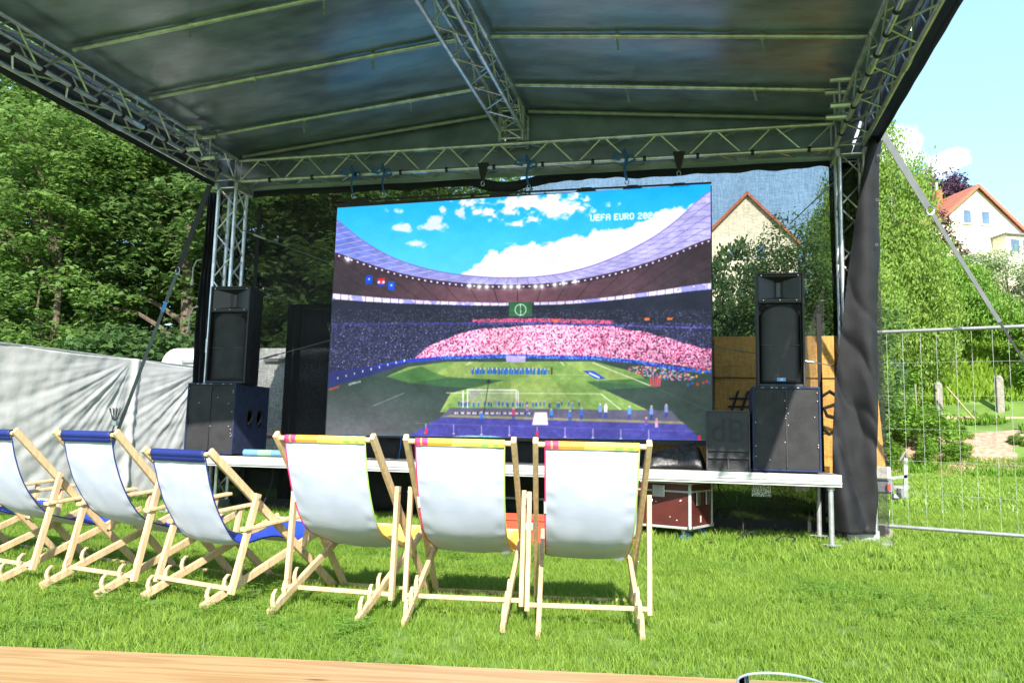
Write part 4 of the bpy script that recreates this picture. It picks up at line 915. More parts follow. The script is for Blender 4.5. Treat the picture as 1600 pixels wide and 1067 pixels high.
    botc = spl([(600, 575), (640, 566), (700, 561), (780, 557), (900, 557), (960, 559), (1030, 567), (1120, 578)])
    cr = (Y > topc) & (Y < botc)
    dens = np.clip(1-np.abs(X-800)/330, 0, 1)
    paint(cr, cxy((166, 70, 124))); paint(cr & (cb > .45-.22*dens), cxy((236, 160, 204))); paint(cr & (ca > .62-.2*dens), cxy((252, 214, 232))); paint(cr & (ccx > .82), cxy((205, 66, 118))); paint(cr & (ccx < .05+.16*(1-dens)), cxy((80, 35, 70)))
    paint((Y > 499+np.abs(X-830)*.018) & (Y < 505+np.abs(X-830)*.018) & (X > 740) & (X < 960) & (cb > .3), cxy((230, 95, 140)))
    paint((np.abs(Y-(504+np.abs(X-830)*.02)-3) < 1.3) & (X > 735) & (X < 1114) & (ccx > .4), cxy((95, 90, 190)))
    paint((np.abs(Y-(508+(X-520)*-.006)) < 1.3) & (X < 760) & (ccx > .35), cxy((66, 62, 150)))
    for ox in (869, 1012, 1048): paint((np.abs(X-ox) < 4) & (np.abs(Y-(503+np.abs(ox-830)*-.02)) < 1.8), cxy((240, 110, 50)))
    # ground
    gd = Y > np.interp(X, [500, 640, 700, 950, 1050, 1120], [586, 566, 561, 559, 572, 584]); paint(gd, cxy((52, 70, 62)))
    tt = np.clip((Y-600)/80, 0, 1)[..., None]*np.clip((720-X)/120, 0, 1)[..., None]; I[:] = np.where(gd[..., None], I*(1-tt)+cxy((104, 105, 108))*tt, I)
    lit = poly([(606, 590), (640, 575), (700, 567), (930, 565), (1000, 583), (1024, 602), (918, 596), (1020, 642), (690, 645), (706, 616), (730, 609), (790, 595), (700, 592), (640, 600)])
    stripe = (np.sin((X-800)/(.35+(Y-545)*.012)*.045) > 0)
    paint(lit, np.where(stripe[..., None], cxy((146, 172, 92)), cxy((122, 156, 80)))); paint(np.clip(fbm(9, 120, 4)-.45, 0, .4)*lit, cxy((170, 190, 120))); paint(np.clip(fbm(30, 140, 3)-.5, 0, .4)*1.5*lit, cxy((90, 130, 60)))
    hs = poly([(606, 590), (660, 574), (676, 582), (700, 590), (790, 595), (745, 607), (700, 606), (640, 600)]); paint(hs*.75, cxy((62, 112, 62)))
    hs = poly([(918, 596), (1024, 590), (1030, 604), (940, 609)]); paint(hs*.8, cxy((62, 108, 62)))
    def line(a, b, w, col, al=1.0):
        (x0, y0), (x1, y1) = a, b; dx, dy = x1-x0, y1-y0; L2 = dx*dx+dy*dy; tq = np.clip(((X-x0)*dx+(Y-y0)*dy)/L2, 0, 1); d = np.hypot(X-x0-tq*dx, Y-y0-tq*dy); paint(np.clip((w-d)*1.6, 0, 1)*al, cxy(col))
    line((928, 567), (1018, 602), .9, (240, 245, 230)); line((700, 615), (941, 615), .8, (215, 232, 190)); line((941, 615), (973, 640), .9, (235, 240, 225)); line((585, 636), (633, 616), .7, (150, 160, 150)); line((720, 586), (945, 586), .6, (175, 200, 135)); line((878, 566), (884, 572), .8, (230, 240, 220)); line((730, 572), (738, 568), .8, (230, 240, 220))
    line((1018, 602), (1110, 640), .6, (90, 110, 100))
    # boards round the pitch
    by = np.interp(X, [500, 640, 700, 790, 930, 1000, 1060, 1120], [593, 567, 562, 559, 561, 567, 577, 582]); paint((Y > by-4) & (Y < by+1.5), cxy((38, 62, 190))); paint((Y > by-4) & (Y < by+1.5) & (ccx > .6) & (X > 690), cxy((95, 150, 235)))
    paint((X < 640) & (Y > np.interp(X, [500, 640], [584, 567])) & (Y < np.interp(X, [500, 640], [612, 570])), cxy((40, 46, 112)))
    for i in range(9): bx = 530+i*13; paint((np.abs(X-bx) < .9) & (np.abs(Y-(592-i*3.4)) < 1.8), cxy((210, 215, 180)))
    line((517, 610), (531, 606), 1.6, (190, 70, 40)); 
    for i in range(8): paint((np.abs(X-548-i*2.4) < .8) & (np.abs(Y-(602-i*.6)) < 1.6), cxy((190, 200, 200)))
    paint((np.abs(X-808) < 15) & (np.abs(Y-562) < 5), cxy((190, 175, 235)))
    # teams
    pl = (X > 738) & (X < 860) & (Y > 576) & (Y < 586); paint(pl & (np.abs(((X+1.5*np.sin(X*.4)) % 5.6)-2.8) < 2.0), cxy((44, 98, 190))); paint(pl & (np.abs(((X) % 6.3)-3) < 1) & (Y < 579), cxy((220, 210, 200))); paint((X > 863) & (X < 865.5) & (Y > 575) & (Y < 586), cxy((90, 40, 40)))
    paint((np.abs((X-931)*1-(Y-586)*1.6) < 8) & (np.abs(Y-586) < 6), cxy((34, 70, 200))); line((923, 583), (938, 590), 1.6, (200, 215, 240))
    # side groups
    gr = (np.hypot((X-1035)/52, (Y-583-(X-1035)*.13)/9) < 1); gg = speck(8, 1, 2.2)
    for lo, hi, c in ((.0, .14, (225, 70, 100)), (.14, .28, (60, 160, 190)), (.28, .42, (190, 160, 210)), (.42, .55, (230, 205, 120)), (.55, .75, (50, 60, 110))): paint(gr & (gg > lo) & (gg < hi), cxy(c))
    for i in range(5): paint((np.abs(X-1019-i*3.4) < 1.3) & (np.abs(Y-596) < 7), cxy((225, 70, 95)))
    for i in range(14): bx = 1075+g.uniform(0, 38); yy = g.uniform(575, 600); paint((np.abs(X-bx) < 1.6) & (np.abs(Y-yy) < 2), cxy([(225, 60, 70), (50, 90, 220), (240, 190, 90)][i % 3]))
    # track
    tr = poly([(632, 688), (690, 653), (1072, 661), (1104, 690)]); paint(tr, cxy((70, 68, 160))); paint(tr & (fbm(12, 130, 3) > .58), cxy((78, 76, 172)))
    paint(poly([(690, 653), (706, 638), (1050, 640), (1070, 661)]), cxy((96, 94, 118))); paint(poly([(692, 652), (706, 649), (1068, 657), (1072, 661)]), cxy((150, 145, 110)))
    for i in range(40):
        bx = 712+i*3.1+g.uniform(-1, 1); paint((np.abs(X-bx) < 1.7) & (np.abs(Y-646) < 1.6), cxy((205, 205, 215)) if i % 3 else cxy((60, 60, 80)))
    line((940, 668+-2), (942, 668), .3, (1, 1, 1)); line((650, 662), (1092, 672), .45, (170, 165, 210))
    # goal and net
    ne = poly([(735, 610), (809, 610), (806, 636), (738, 636)]); paint(ne*.25, cxy((225, 220, 230))); paint(poly([(737, 612), (755, 612), (737, 628)])*.6, cxy((150, 140, 165)))
    for a, b in (((733, 610), (810, 610)), ((733, 610), (733, 637)), ((809, 610), (809, 637)), ((812, 612), (812, 636)), ((726, 612), (726, 637))): line(a, b, 1.2, (240, 235, 245))
    line((766, 596), (759, 645), .8, (35, 35, 45)); paint(np.hypot((X-766), (Y-597)) < 3, cxy((60, 45, 50)))
    # photographers
    for i in range(44):
        bx = 718+i*4.4+g.uniform(-2.2, 2.2); dy = g.uniform(-1.5, 2); w_ = g.uniform(1.1, 2.0)
        if bx > 912: break
        if g.random() < .18: continue
        c = [(30, 105, 210), (45, 85, 180), (70, 145, 215), (25, 70, 160)][int(g.integers(4))]; paint(np.clip(1.3-np.hypot((X-bx)/w_, (Y-632-dy)/4.0), 0, 1), cxy(c)); paint(np.clip(1.8-np.hypot(X-bx, Y-627-dy), 0, 1), cxy((200, 165, 155)))
    for bx, yy, hh, c in ((911, 645, 10, (60, 110, 210)), (940, 640, 12, (120, 160, 225)), (949, 640, 12, (230, 235, 245)), (986, 643, 11, (90, 150, 220)), (1020, 643, 12, (130, 170, 235)), (1043, 640, 11, (140, 160, 225)), (755, 652, 10, (60, 120, 220)), (805, 646, 10, (190, 60, 110)), (1012, 660, 11, (120, 90, 180)), (1028, 663, 12, (220, 170, 200)), (864, 646, 8, (70, 140, 230)), (893, 648, 9, (70, 120, 220)), (826, 640, 8, (150, 120, 160))):
        paint((np.abs(X-bx) < 2.6) & (Y > yy-hh*.6) & (Y < yy+hh*.3), cxy(c)); paint((np.abs(np.abs(X-bx)-1.3) < .8) & (Y >= yy+hh*.3) & (Y < yy+hh), cxy((45, 70, 170))); paint(np.hypot(X-bx, Y-(yy-hh*.75)) < 1.9, cxy((215, 175, 165)))
    paint(poly([(838, 644), (857, 644), (859, 664), (834, 664)]), cxy((246, 234, 248)))
    for i in range(9): bx = 668+i*43.5; line((bx, 663+i), (bx, 676+i), .8, (225, 215, 240)); paint(np.hypot((X-bx)/2, Y-677-i) < 1.1, cxy((230, 215, 245)))
    for bx in (669, 842, 1095): paint((np.abs(X-bx) < 2.1) & (np.abs(Y-674-(bx-669)*.02) < 4.5), cxy((225, 45, 70)))
    paint((np.hypot((X-747)/48, (Y-686)/5.5) < 1), cxy((175, 225, 240)))
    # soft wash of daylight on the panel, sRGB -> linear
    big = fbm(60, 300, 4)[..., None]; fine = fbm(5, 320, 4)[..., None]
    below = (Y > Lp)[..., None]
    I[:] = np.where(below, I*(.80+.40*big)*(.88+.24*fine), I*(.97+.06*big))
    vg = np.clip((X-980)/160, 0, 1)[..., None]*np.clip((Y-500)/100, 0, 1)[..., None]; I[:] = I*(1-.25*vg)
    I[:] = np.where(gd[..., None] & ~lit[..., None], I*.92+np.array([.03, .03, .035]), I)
    for ax in (0, 1, 0, 1): I[:] = (np.roll(I, 1, ax)+2*I+np.roll(I, -1, ax))/4
    I += (n3[..., None]-.5)*.05
    k = np.clip(I, 0, 1); lin = np.where(k <= .04045, k/12.92, ((k+.055)/1.055)**2.4)
    g2 = np.random.default_rng(9); lin *= (1+.06*g2.normal(size=lin.shape))
    im = D.images.new('match_picture', Wd, Hd, alpha=False, float_buffer=True); im.colorspace_settings.name = 'Non-Color'
    buf = np.ones((Hd, Wd, 4), np.float32); buf[..., :3] = np.clip(lin, 0, 1)[::-1]
    im.pixels.foreach_set(buf.ravel()); im.pack(); return im
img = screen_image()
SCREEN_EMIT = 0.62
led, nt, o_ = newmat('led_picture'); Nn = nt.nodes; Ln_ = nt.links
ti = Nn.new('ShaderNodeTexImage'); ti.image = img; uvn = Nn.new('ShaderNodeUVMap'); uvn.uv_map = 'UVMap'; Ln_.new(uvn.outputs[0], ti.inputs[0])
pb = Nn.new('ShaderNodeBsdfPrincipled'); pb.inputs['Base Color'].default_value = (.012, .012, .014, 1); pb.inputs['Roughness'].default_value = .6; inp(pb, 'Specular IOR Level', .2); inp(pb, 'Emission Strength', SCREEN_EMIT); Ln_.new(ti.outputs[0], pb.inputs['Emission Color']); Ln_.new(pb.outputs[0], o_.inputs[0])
SX0, SX1, SY, SZ0, SZ1 = -4.68, .145, 9.5, 1.03, 4.05
ls = thing('led_screen', 'large LED video wall showing a football stadium', 'screen', ((SX0+SX1)/2, SY, SZ0))
m = MB(); m.box(SX0-.012, SX1+.012, SY+.003, SY+.12, SZ0-.03, SZ1+.03); obj('frame', m, SPK, ls)
m = MB(); m.add([(SX0, SY, SZ0-.01), (SX1, SY, SZ0+.03), (SX1, SY, SZ1+.055), (SX0, SY, SZ1-.03)], [(0, 1, 2, 3)])
dp = obj('display_panel', m, led, ls, fix=False); uvl = dp.data.uv_layers.new(name='UVMap')
for i, uv in enumerate([(0, 0), (1, 0), (1, 1), (0, 1)]): uvl.data[i].uv = uv
SLX = [-3.95, -3.35, -2.42, -1.88, -.78, -.22]
for x in (-4.35, -2.45, -1.35, -.78, -.22):
    m = MB(); m.prism([(x-.14, SZ1+.03), (x-.06, SZ1+.085), (x+.06, SZ1+.085), (x+.14, SZ1+.03)], SY+.0, SY+.1); b = obj('hanging_bracket', m, SPK, ls)
m = MB(); m.box(SX0-.01, SX1+.01, SY-.002, SY+.002, SZ1+.031+.02, SZ1+.075); obj('top_rail', m, SPK, ls)
# slings, straps and hoists from the truss
def sling_strap(x, kind, lab, dz=.0):
    t = thing('lifting_strap', lab, 'strap', (x, 9.34, 4.1), 0, 'straps holding the screen under the truss')
    if kind == 'black':
        m = MB(); m.prism([(x-.07, 4.44), (x+.07, 4.44), (x+.018, 4.22), (x-.018, 4.22)], 9.26, 9.30); obj('webbing', m, STRAPB, t)
        m = MB(); m.path([(x+.022*math.cos(a), 9.28, 4.175+.03*math.sin(a)) for a in [i*.7 for i in range(10)]], .006, 5); obj('shackle', m, METAL, t, True)
    else:
        r = random.Random(int(abs(x)*100)); m = MB()
        m.path([(x-.02, 9.27, 4.50), (x+.02, 9.25, 4.38), (x-.01, 9.27, 4.25), (x+.02, 9.27, 4.12)], [.03, .035, .022, .02], 6, .4)
        m.path([(x-.02, 9.26, 4.44), (x-.12, 9.25, 4.45), (x-.16, 9.25, 4.40), (x-.06, 9.26, 4.38)], .018, 6, .5); m.path([(x, 9.26, 4.42), (x+.09, 9.25, 4.42), (x+.12, 9.25, 4.36), (x+.03, 9.26, 4.33)], .018, 6, .5); obj('webbing', m, BLUES, t, True)
        m = MB(); m.path([(x+.02+.022*math.cos(a), 9.28, 4.10+.03*math.sin(a)) for a in [i*.7 for i in range(10)]], .006, 5); obj('shackle', m, METAL, t, True)
for x, k, lb in [(-4.38, 'blue', 'short blue strap above the left end of the screen'), (-3.95, 'blue', 'tangled blue strap second from the left above the screen'), (-2.62, 'black', 'black wedge strap under the truss centre'), (-2.05, 'blue', 'blue strap right of the black centre strap'), (-.85, 'blue', 'tangled blue strap above the lettering in the picture'), (-.22, 'black', 'black wedge strap above the right end of the screen')]:
    sling_strap(x, k, lb)
# brace wires
for a, b, lb in [((-6.06, 9.3, 3.75), (SX0, 9.52, 3.25), 'thin wire from the left mast down to the screen edge'), ((-5.75, 9.4, 1.95), (SX0, 9.52, 2.25), 'tensioned wire behind the left loudspeaker'), ((SX1, 9.52, 2.15), (1.5, 9.35, 1.9), 'tensioned wire behind the right loudspeaker'), ((SX1+.9, 9.6, 3.6), (1.5, 9.35, 4.0), 'short dark wire at the upper right of the mesh')]:
    t = thing('brace_wire', lb, 'wire', a); m = MB(); m.tube(a, b, .006, 6); obj('cable', m, STRAPG, t, True)
    A, B = Vector(a), Vector(b); q = A.lerp(B, .25) if A.x < -5 else A.lerp(B, .75); dd = (B-A).normalized(); m = MB(); m.tube(q-dd*.09, q+dd*.09, .014, 8); obj('turnbuckle', m, METAL, t, True)

# ------------------------------------------------------------------ stage deck
dk_ = thing('stage_deck', 'long white edged platform on legs below the screen', 'stage', (-2.4, 8.9, 0))
DX0, DX1, DY0, DY1 = -6.30, 1.36, 8.42, 9.42
for i in range(4):
    w = (DX1-DX0)/4; x0, x1 = DX0+w*i, DX0+w*(i+1)
    m = MB(); m.box(x0+.035, x1-.035, DY0+.03, DY1-.03, .705, .742); obj('deck_board', m, pm('deck_top_brown', (.16, .13, .10), .7) if i == 0 else D.materials['deck_top_brown'], dk_)
    m = MB(); m.box(x0+.004, x1-.004, DY0, DY0+.03, .68, .745, .004); m.box(x0+.004, x1-.004, DY0-.012, DY0+.018, .648, .677, .003); m.box(x0+.004, x1-.004, DY0+.004, DY0+.03, .628, .647); obj('edge_rail', m, DECKW, dk_)
    m = MB(); m.box(x0+.004, x1-.004, DY1-.03, DY1, .63, .745, .004); obj('edge_rail', m, DECKW, dk_)
for x in (DX0, DX1-.034): m = MB(); m.box(x+.003, x+.031, DY0+.034, DY1-.034, .64, .744, .004); obj('edge_rail', m, DECKW, dk_)
for i in range(5):
    w = (DX1-DX0)/4; x = DX0+w*i+(.11 if i == 0 else -.10)
    for y in (DY0+.08, DY1-.08):
        m = MB(); m.tube((x, y, .0), (x, y, .64), .026, 12); m.tube((x, y, .59), (x, y, .627), .036, 12); lg = obj('leg', m, PALE, dk_, True)
        m = MB(); m.lathe([(.07, .06), (.07, .068), (.03, .07)], (x, y, 0), 12); m.lathe([(.04, 0), (.035, .012), (.02, .03)], (x, y, 0), 12); m.tube((x-.09, y, .064), (x+.09, y, .064), .008, 6); obj('foot', m, PALE, lg, True)
m = MB(); m.tube((-2.8, DY1-.08, .33), (-.9, DY1-.08, .33), .014, 8); obj('cross_brace', m, PALE, dk_, True)
t = thing('notice_board', 'speckled pale paper notice hanging under the deck at the right', 'notice', (.62, 8.6, .5)); m = MB(); m.box(.53, .72, 8.78, 8.79, .49, .64); obj('sheet', m, pm('speckled_paper', (.05, .05, .05), .8, 0, .1, 90, col2=(.7, .7, .66), det=3, lo=.45, hi=.55), t)

# ------------------------------------------------------------------ speakers
def sub(name, label, x0, x1, y0, z0, z1, depth, handles, grp):
    t = thing(name, label, 'speaker', ((x0+x1)/2, y0+depth/2, z0), 0, grp)
    m = MB(); m.box(x0, x1, y0+.02, y0+depth, z0+.012, z1, .008); obj('cabinet', m, NAVY, t)
    m = MB()
    for a, b, c, d in ((x0, x1, z0+.012, z0+.035), (x0, x1, z1-.022, z1), (x0, x0+.02, z0+.036, z1-.023), (x1-.02, x1, z0+.036, z1-.023)): m.box(a, b, y0, y0+.019, c, d, .003)
    obj('front_frame', m, NAVY, t)
    m = MB(); n = 14; P = [[(x0+.021+(x1-x0-.042)*i/n, y0+.012-.014*math.sin(math.pi*i/n)*math.sin(math.pi*j/n), z0+.037+(z1-z0-.06)*j/n) for i in range(n+1)] for j in range(n+1)]; m.grid(P); obj('grille', m, GRILLE, t, True)
    xc = (x0+x1)/2; m = MB(); m.box(xc-.006, xc+.006, y0-.008, y0+.0, z0+.05, z1-.04); obj('centre_bar', m, SPK, t)
    r = random.Random(len(label)); m = MB()
    for i in range(16):
        px, pz = r.choice([xc+r.uniform(-.02, .02), r.uniform(x0, x1), x0+.03, x1-.03]), r.uniform(z0+.05, z1-.03); m.box(px-.004, px+.004, y0-.010, y0-.007, pz-.004, pz+.005)
    for i in range(8): px = r.uniform(x0+.05, x1-.05); m.box(px-.012, px+.008, y0-.004, y0-.001, z1-.014, z1-.008)
    obj('chip', m, WORN, t)
    if handles:
        for yy in (y0+.34, y0+.56):
            m = MB(); m.v = []; m.lathe([(.085, 0), (.085, .008), (.07, .012), (.06, -.0), (.02, -.02)], (0, 0, 0), 16); m.v = [(x1+c*.9, yy+b*.9, (z0+z1)/2+.02+a*1.35) for a, b, c in m.v]; obj('handle', m, SPK, t, True)
            m = MB(); m.path([(x1+.012, yy-.05, (z0+z1)/2-.06), (x1+.03, yy-.01, (z0+z1)/2), (x1+.012, yy+.04, (z0+z1)/2+.06)], .012, 6); obj('grip', m, FRAMEGREY, t, True)
    for sx in (x0+.05, x1-.05):
        for sy in (y0+.06, y0+depth-.06): m = MB(); m.lathe([(.02, 0), (.02, .0125)], (sx, sy, z0), 8); obj('foot', m, DARKR, t)
    return t
GS = 'loudspeakers on the stage deck'
ZD = .746
sub('subwoofer', 'large navy sided subwoofer at the left end of the deck', -6.10, -5.44, 8.60, ZD, 1.61, .78, True, GS)
sub('subwoofer', 'large dark subwoofer at the right end of the deck', .535, 1.20, 8.60, ZD, 1.62, .62, False, GS)
def top(label, xc, y0, z0, w, h, dep, rz, badge):
    t = thing('loudspeaker', label, 'speaker', (xc, y0, z0), rz, GS); hw = w/2
    m = MB(); m.hexa([(-hw*.82, dep, 0), (-hw+.0, .13, 0), (hw, .13, 0), (hw*.82, dep, 0), (-hw*.82, dep, h), (-hw, .13, h), (hw, .13, h), (hw*.82, dep, h)]); obj('cabinet', m, SPK, t, local=True)
    m = MB(); m.box(-hw, -hw+.022, 0, .128, 0, h, .004); m.box(hw-.022, hw, 0, .128, 0, h, .004); m.box(-hw+.023, hw-.023, 0, .128, h-.022, h, .004); m.box(-hw+.023, hw-.023, 0, .128, 0, .03, .004); obj('front_frame', m, SPK, t, local=True)
    iw = hw-.024; hz0, hz1 = h-.30, h-.024
    m = MB()
    o4 = [(-iw, .015, hz0), (iw, .015, hz0), (iw, .015, hz1), (-iw, .015, hz1)]; o5 = [(-iw+.015, .012, hz0+.02), (iw-.015, .012, hz0+.02), (iw-.015, .012, hz1-.015), (-iw+.015, .012, hz1-.015)]
    o6 = [(-.05, .10, hz0+.05), (.05, .10, hz0+.05), (.05, .10, hz1-.05), (-.05, .10, hz1-.05)]; o7 = [(-.02, .125, hz0+.06), (.02, .125, hz0+.06), (.02, .125, hz1-.06), (-.02, .125, hz1-.06)]
    vs = o4+o5+o6+o7; fs = []
    for k in range(3):
        for i in range(4): fs.append((k*4+i, k*4+(i+1) % 4, (k+1)*4+(i+1) % 4, (k+1)*4+i))
    fs.append((12, 13, 14, 15)); m.add(vs, fs); obj('horn', m, pm('horn_plastic', (.022, .022, .024), .42) if 'horn_plastic' not in D.materials else D.materials['horn_plastic'], t, local=True, fix=False)
    m = MB(); m.box(-iw, iw, .0, .02, hz0-.022, hz0-.004, .003); obj('divider', m, SPK, t, local=True)
    m = MB(); m.box(-iw, iw, .075, .1, .032, hz0-.024); obj('baffle', m, SPK, t, local=True)
    for s in (-1, 1): m = MB(); m.v = []; m.lathe([(.03, 0), (.042, .002), (.042, .01)], (0, 0, 0), 14); m.v = [(a+s*(iw-.055), .066-c, b+hz0-.07) for a, b, c in m.v]; obj('port', m, pm('port_black', (.004, .004, .004), .9) if 'port_black' not in D.materials else D.materials['port_black'], t, True, local=True)
    # grille with arched top
    gz1 = hz0-.03; rows = []
    for i in range(25):
        x = -iw+.012+(2*iw-.024)*i/24; u = x/(iw-.012); zt = gz1-.005-.15*(1-math.sqrt(max(0, 1-u*u*.96)))
        rows.append([(x, .022+.045*u*u*u*u+.0, .034+(zt-.034)*j/20) for j in range(21)])
    m = MB(); m.grid(rows); solid(obj('grille', m, GRILLE if not badge else SPK, t, True, local=True), .003)
    for s in (-1, 1): m = MB(); m.box(s*iw*.62-.06, s*iw*.62+.06, .018, .026, h*.36, h*.366); obj('trim_strip', m, FRAMEGREY, t, local=True)
    m = MB(); r = random.Random(3)
    for x, z in ((-iw+.05, hz0+.008), (iw-.05, hz0+.008), (0, hz0+.008), (-iw+.03, hz1-.004), (iw-.03, hz1-.004)): m.box(x-.005, x+.005, .004, .011, z-.005, z+.005)
    obj('screw', m, METAL, t, local=True)
    if badge:
        m = MB(); m.box(-.045, .045, .010, .018, .055, .095, .003); b = obj('badge', m, pm('badge_blue', (.06, .25, .6), .4), t, local=True)
        tx = text_mesh('dB', .036, .001); tx.v = [(x, .0085-z, y+.075) for x, y, z in tx.v]; obj('lettering', tx, WHITE, b, local=True, fix=False)
        m = MB(); m.path([(hw-.01, .1, h-.05), (hw+.035, .09, h-.06), (hw+.035, .09, h-.13), (hw-.01, .1, h-.14)], .007, 6); obj('hook', m, ROPEW, t, True, local=True)
    else:
        m = MB()
        for x, z in ((-.08, .78), (.05, .66), (-.06, .66), (.03, .40), (-.04, .41)): m.box(x-.012, x+.012, .015, .0205, z-.002, z+.002)
        obj('scratch', m, FRAMEGREY, t, local=True)
    return t
top('tall black loudspeaker with horn standing on the left subwoofer', -5.63, 8.64, 1.612, .53, 1.20, .42, R(3), False)
top('tall black loudspeaker with blue badge standing on the right subwoofer', .83, 8.64, 1.622, .48, 1.20, .42, R(2), True)
# small subwoofer
t = thing('small_subwoofer', 'small grey subwoofer with large dB letters on its front grille', 'speaker', (.29, 8.62, ZD), 0, GS); x0, x1, y0, z0, z1 = .07, .51, 8.62, ZD, 1.37
m = MB(); m.box(x0, x1, y0+.03, y0+.5, z0, z1, .006); obj('cabinet', m, SPK, t)
m = MB()
for a, b, c, d in ((x0, x1, z0, z0+.018), (x0, x1, z1-.016, z1), (x0, x0+.016, z0+.02, z1-.017), (x1-.016, x1, z0+.02, z1-.017), (x0+.018, x1-.018, z0+.125, z0+.145), ((x0+x1)/2-.008, (x0+x1)/2+.008, z0+.02, z0+.123)): m.box(a, b, y0, y0+.03, c, d, .002)
obj('front_frame', m, FRAMEGREY, t)
m = MB(); m.box(x0+.018, x1-.018, y0+.006, y0+.02, z0+.20, z1-.018, .002); obj('grille', m, pm('grille_foam_grey', (.04, .041, .044), .8, 0, .15, 12, .4, 150), t)
tx = text_mesh('dB', .30, .004); tx.v = [(x*1.1+(x0+x1)/2, y0+.004-z, y*1.15+(z0+z1)/2+.09) for x, y, z in tx.v]; obj('lettering', tx, pm('grille_letter_dark', (.024, .025, .027), .8), t, fix=False)
# black covered heap
t = thing('covered_bundle', 'low heap under a glossy black plastic sheet on the deck', 'bundle', (-.25, 9.05, ZD)); rows = []
for j in range(24):
    rows.append([])
    for i in range(40):
        u, v = i/39, j/23; x = -.62+.70*u; y = 8.80+.5*v; hgt = interp(u, [(0, .0), (.06, .14), (.35, .19), (.8, .26), (.9, .2), (.97, .07), (1, 0)])*min(1, v*6)*min(1, (1-v)*6)
        rows[-1].append((x, y-.02*math.sin(u*9), ZD+.002+hgt*(1+.12*mnoise.noise(Vector((u*7, v*5, 0))))+.012*mnoise.noise(Vector((u*22, v*14, 3)))*(hgt > .03)))
m = MB(); m.grid(rows); solid(obj('sheet', m, pm('black_plastic', (.008, .008, .009), .42, 0, .2, 4, .3, 25), t, True), .003)
# rolled mat
t = thing('rolled_mat', 'rolled blue and green mat lying on the left of the deck', 'mat', (-4.95, 8.5, ZD+.045)); pts = []
for k, (a, b, mt) in enumerate([(-5.22, -5.04, BLUEF), (-5.04, -4.88, GREENF), (-4.88, -4.45, BLUEF)]):
    m = MB(); P = [(a, .04), (b, .04), (b, .03), (a, .03)]; n = 16
    vs = [(x, 8.52+r*math.cos(2*math.pi*i/n)+(x+5.2)*.12, ZD+.041+r*math.sin(2*math.pi*i/n)) for x, r in P for i in range(n)]
    m.add(vs, [(q*n+i, q*n+(i+1) % n, ((q+1) % 4)*n+(i+1) % n, ((q+1) % 4)*n+i) for q in range(4) for i in range(n)]); obj('roll_section', m, mt, t, True)

# ------------------------------------------------------------------ flight case, crate, cables under the stage
fc = thing('flight_case', 'maroon flight case with aluminium edges on castors under the deck', 'case', (-.09, 8.62, 0), R(-22))
Wc, Dc, z0, z1 = 1.15, .62, .13, .62
def LB(x0, x1, y0, y1, a, b, c=.0): m = MB(); m.box(x0, x1, y0, y1, a, b, c); return m
obj('body', LB(-Wc+.01, -.01, .01, Dc-.01, z0+.01, z1-.01), MAROON, fc, local=True)
m = MB()
for y in (0, Dc-.028):
    for z in (z0, z1-.028, z1-.115): m.box(-Wc+.03, -.03, y, y+.028, z, z+(.026 if z != z1-.115 else .02), .003)
for x in (-Wc, -.028):
    for z in (z0, z1-.028, z1-.115): m.box(x, x+.028, .03, Dc-.03, z, z+(.026 if z != z1-.115 else .02), .003)
for x in (-Wc, -.028):
    for y in (0, Dc-.028): m.box(x, x+.028, y, y+.028, z0+.03, z1-.03, .003)
obj('edge_profile', m, DECKW, fc, local=True)
for x in (-Wc, 0):
    for y in (0, Dc):
        for z in (z0, z1):
            m = MB(); m.lathe([(.003, -.03), (.024, -.02), (.032, 0), (.024, .02), (.003, .03)], (x+(.014 if x < 0 else -.014), y+(.014 if y == 0 else -.014), z+(.014 if z == z0 else -.014)), 10); obj('ball_corner', m, METAL, fc, True, local=True)
for x in (-.36, -.85): obj('butterfly_latch', LB(x-.07, x+.07, -.012, -.001, z1-.17, z1-.045, .004), METAL, fc, local=True)
for y in (.14, .40): obj('handle', LB(.001, .012, y, y+.10, z0+.24, z0+.38, .004), METAL, fc, local=True); 
m = MB(); r = random.Random(4)
for i in range(9): x, z = r.uniform(-1.0, -.05), r.uniform(z0+.06, z1-.15); m.box(x, x+r.uniform(.006, .02), .004, .0095, z, z+.01)
m.box(-.0095, -.004+.0, .28, .30, z0+.06, z0+.13); obj('chip', m, WORN, fc, local=True)
for x in (-Wc+.12, -.12):
    for y in (.1, Dc-.1):
        m = MB(); m.box(x-.05, x+.05, y-.05, y+.05, z0-.012, z0-.001); m.bar((x, y-.02, z0-.012), (x+.02, y-.02, .05), .006, .04, (0, 1, 0)); m.bar((x, y+.02, z0-.012), (x+.02, y+.02, .05), .006, .04, (0, 1, 0)); c = obj('castor', m, METAL, fc, local=True)
        m = MB(); m.tube((x+.02, y-.016, .052), (x+.02, y+.016, .052), .05, 16); obj('wheel', m, BLUEPLAS, c, True, local=True)
cr2 = thing('plastic_crate', 'bright red plastic crate on the grass between two deck chairs', 'crate', (-1.72, 7.75, 0), R(3))
m = MB()
for (a, b, c, d) in ((-.3, .3, -.2, -.188), (-.3, .3, .188, .2), (-.3, -.288, -.187, .187), (.288, .3, -.187, .187)): m.box(a, b, c, d, .05, .27)
m.box(-.3, .3, -.2, .2, .045, .0499); obj('wall', m, CRED, cr2, local=True)
m = MB(); m.box(-.315, .315, -.215, -.201, .255, .28); m.box(-.315, .315, -.209, -.201, .15, .165); m.box(-.315, .315, .201, .215, .255, .28)
for i in range(9): m.box(-.29+i*.07, -.28+i*.07, -.209, -.201, .055, .149)
obj('rim', m, CRED, cr2, local=True)
obj('label_plate', LB(.10, .17, -.213, -.2095, .172, .235), WHITE, cr2, local=True)
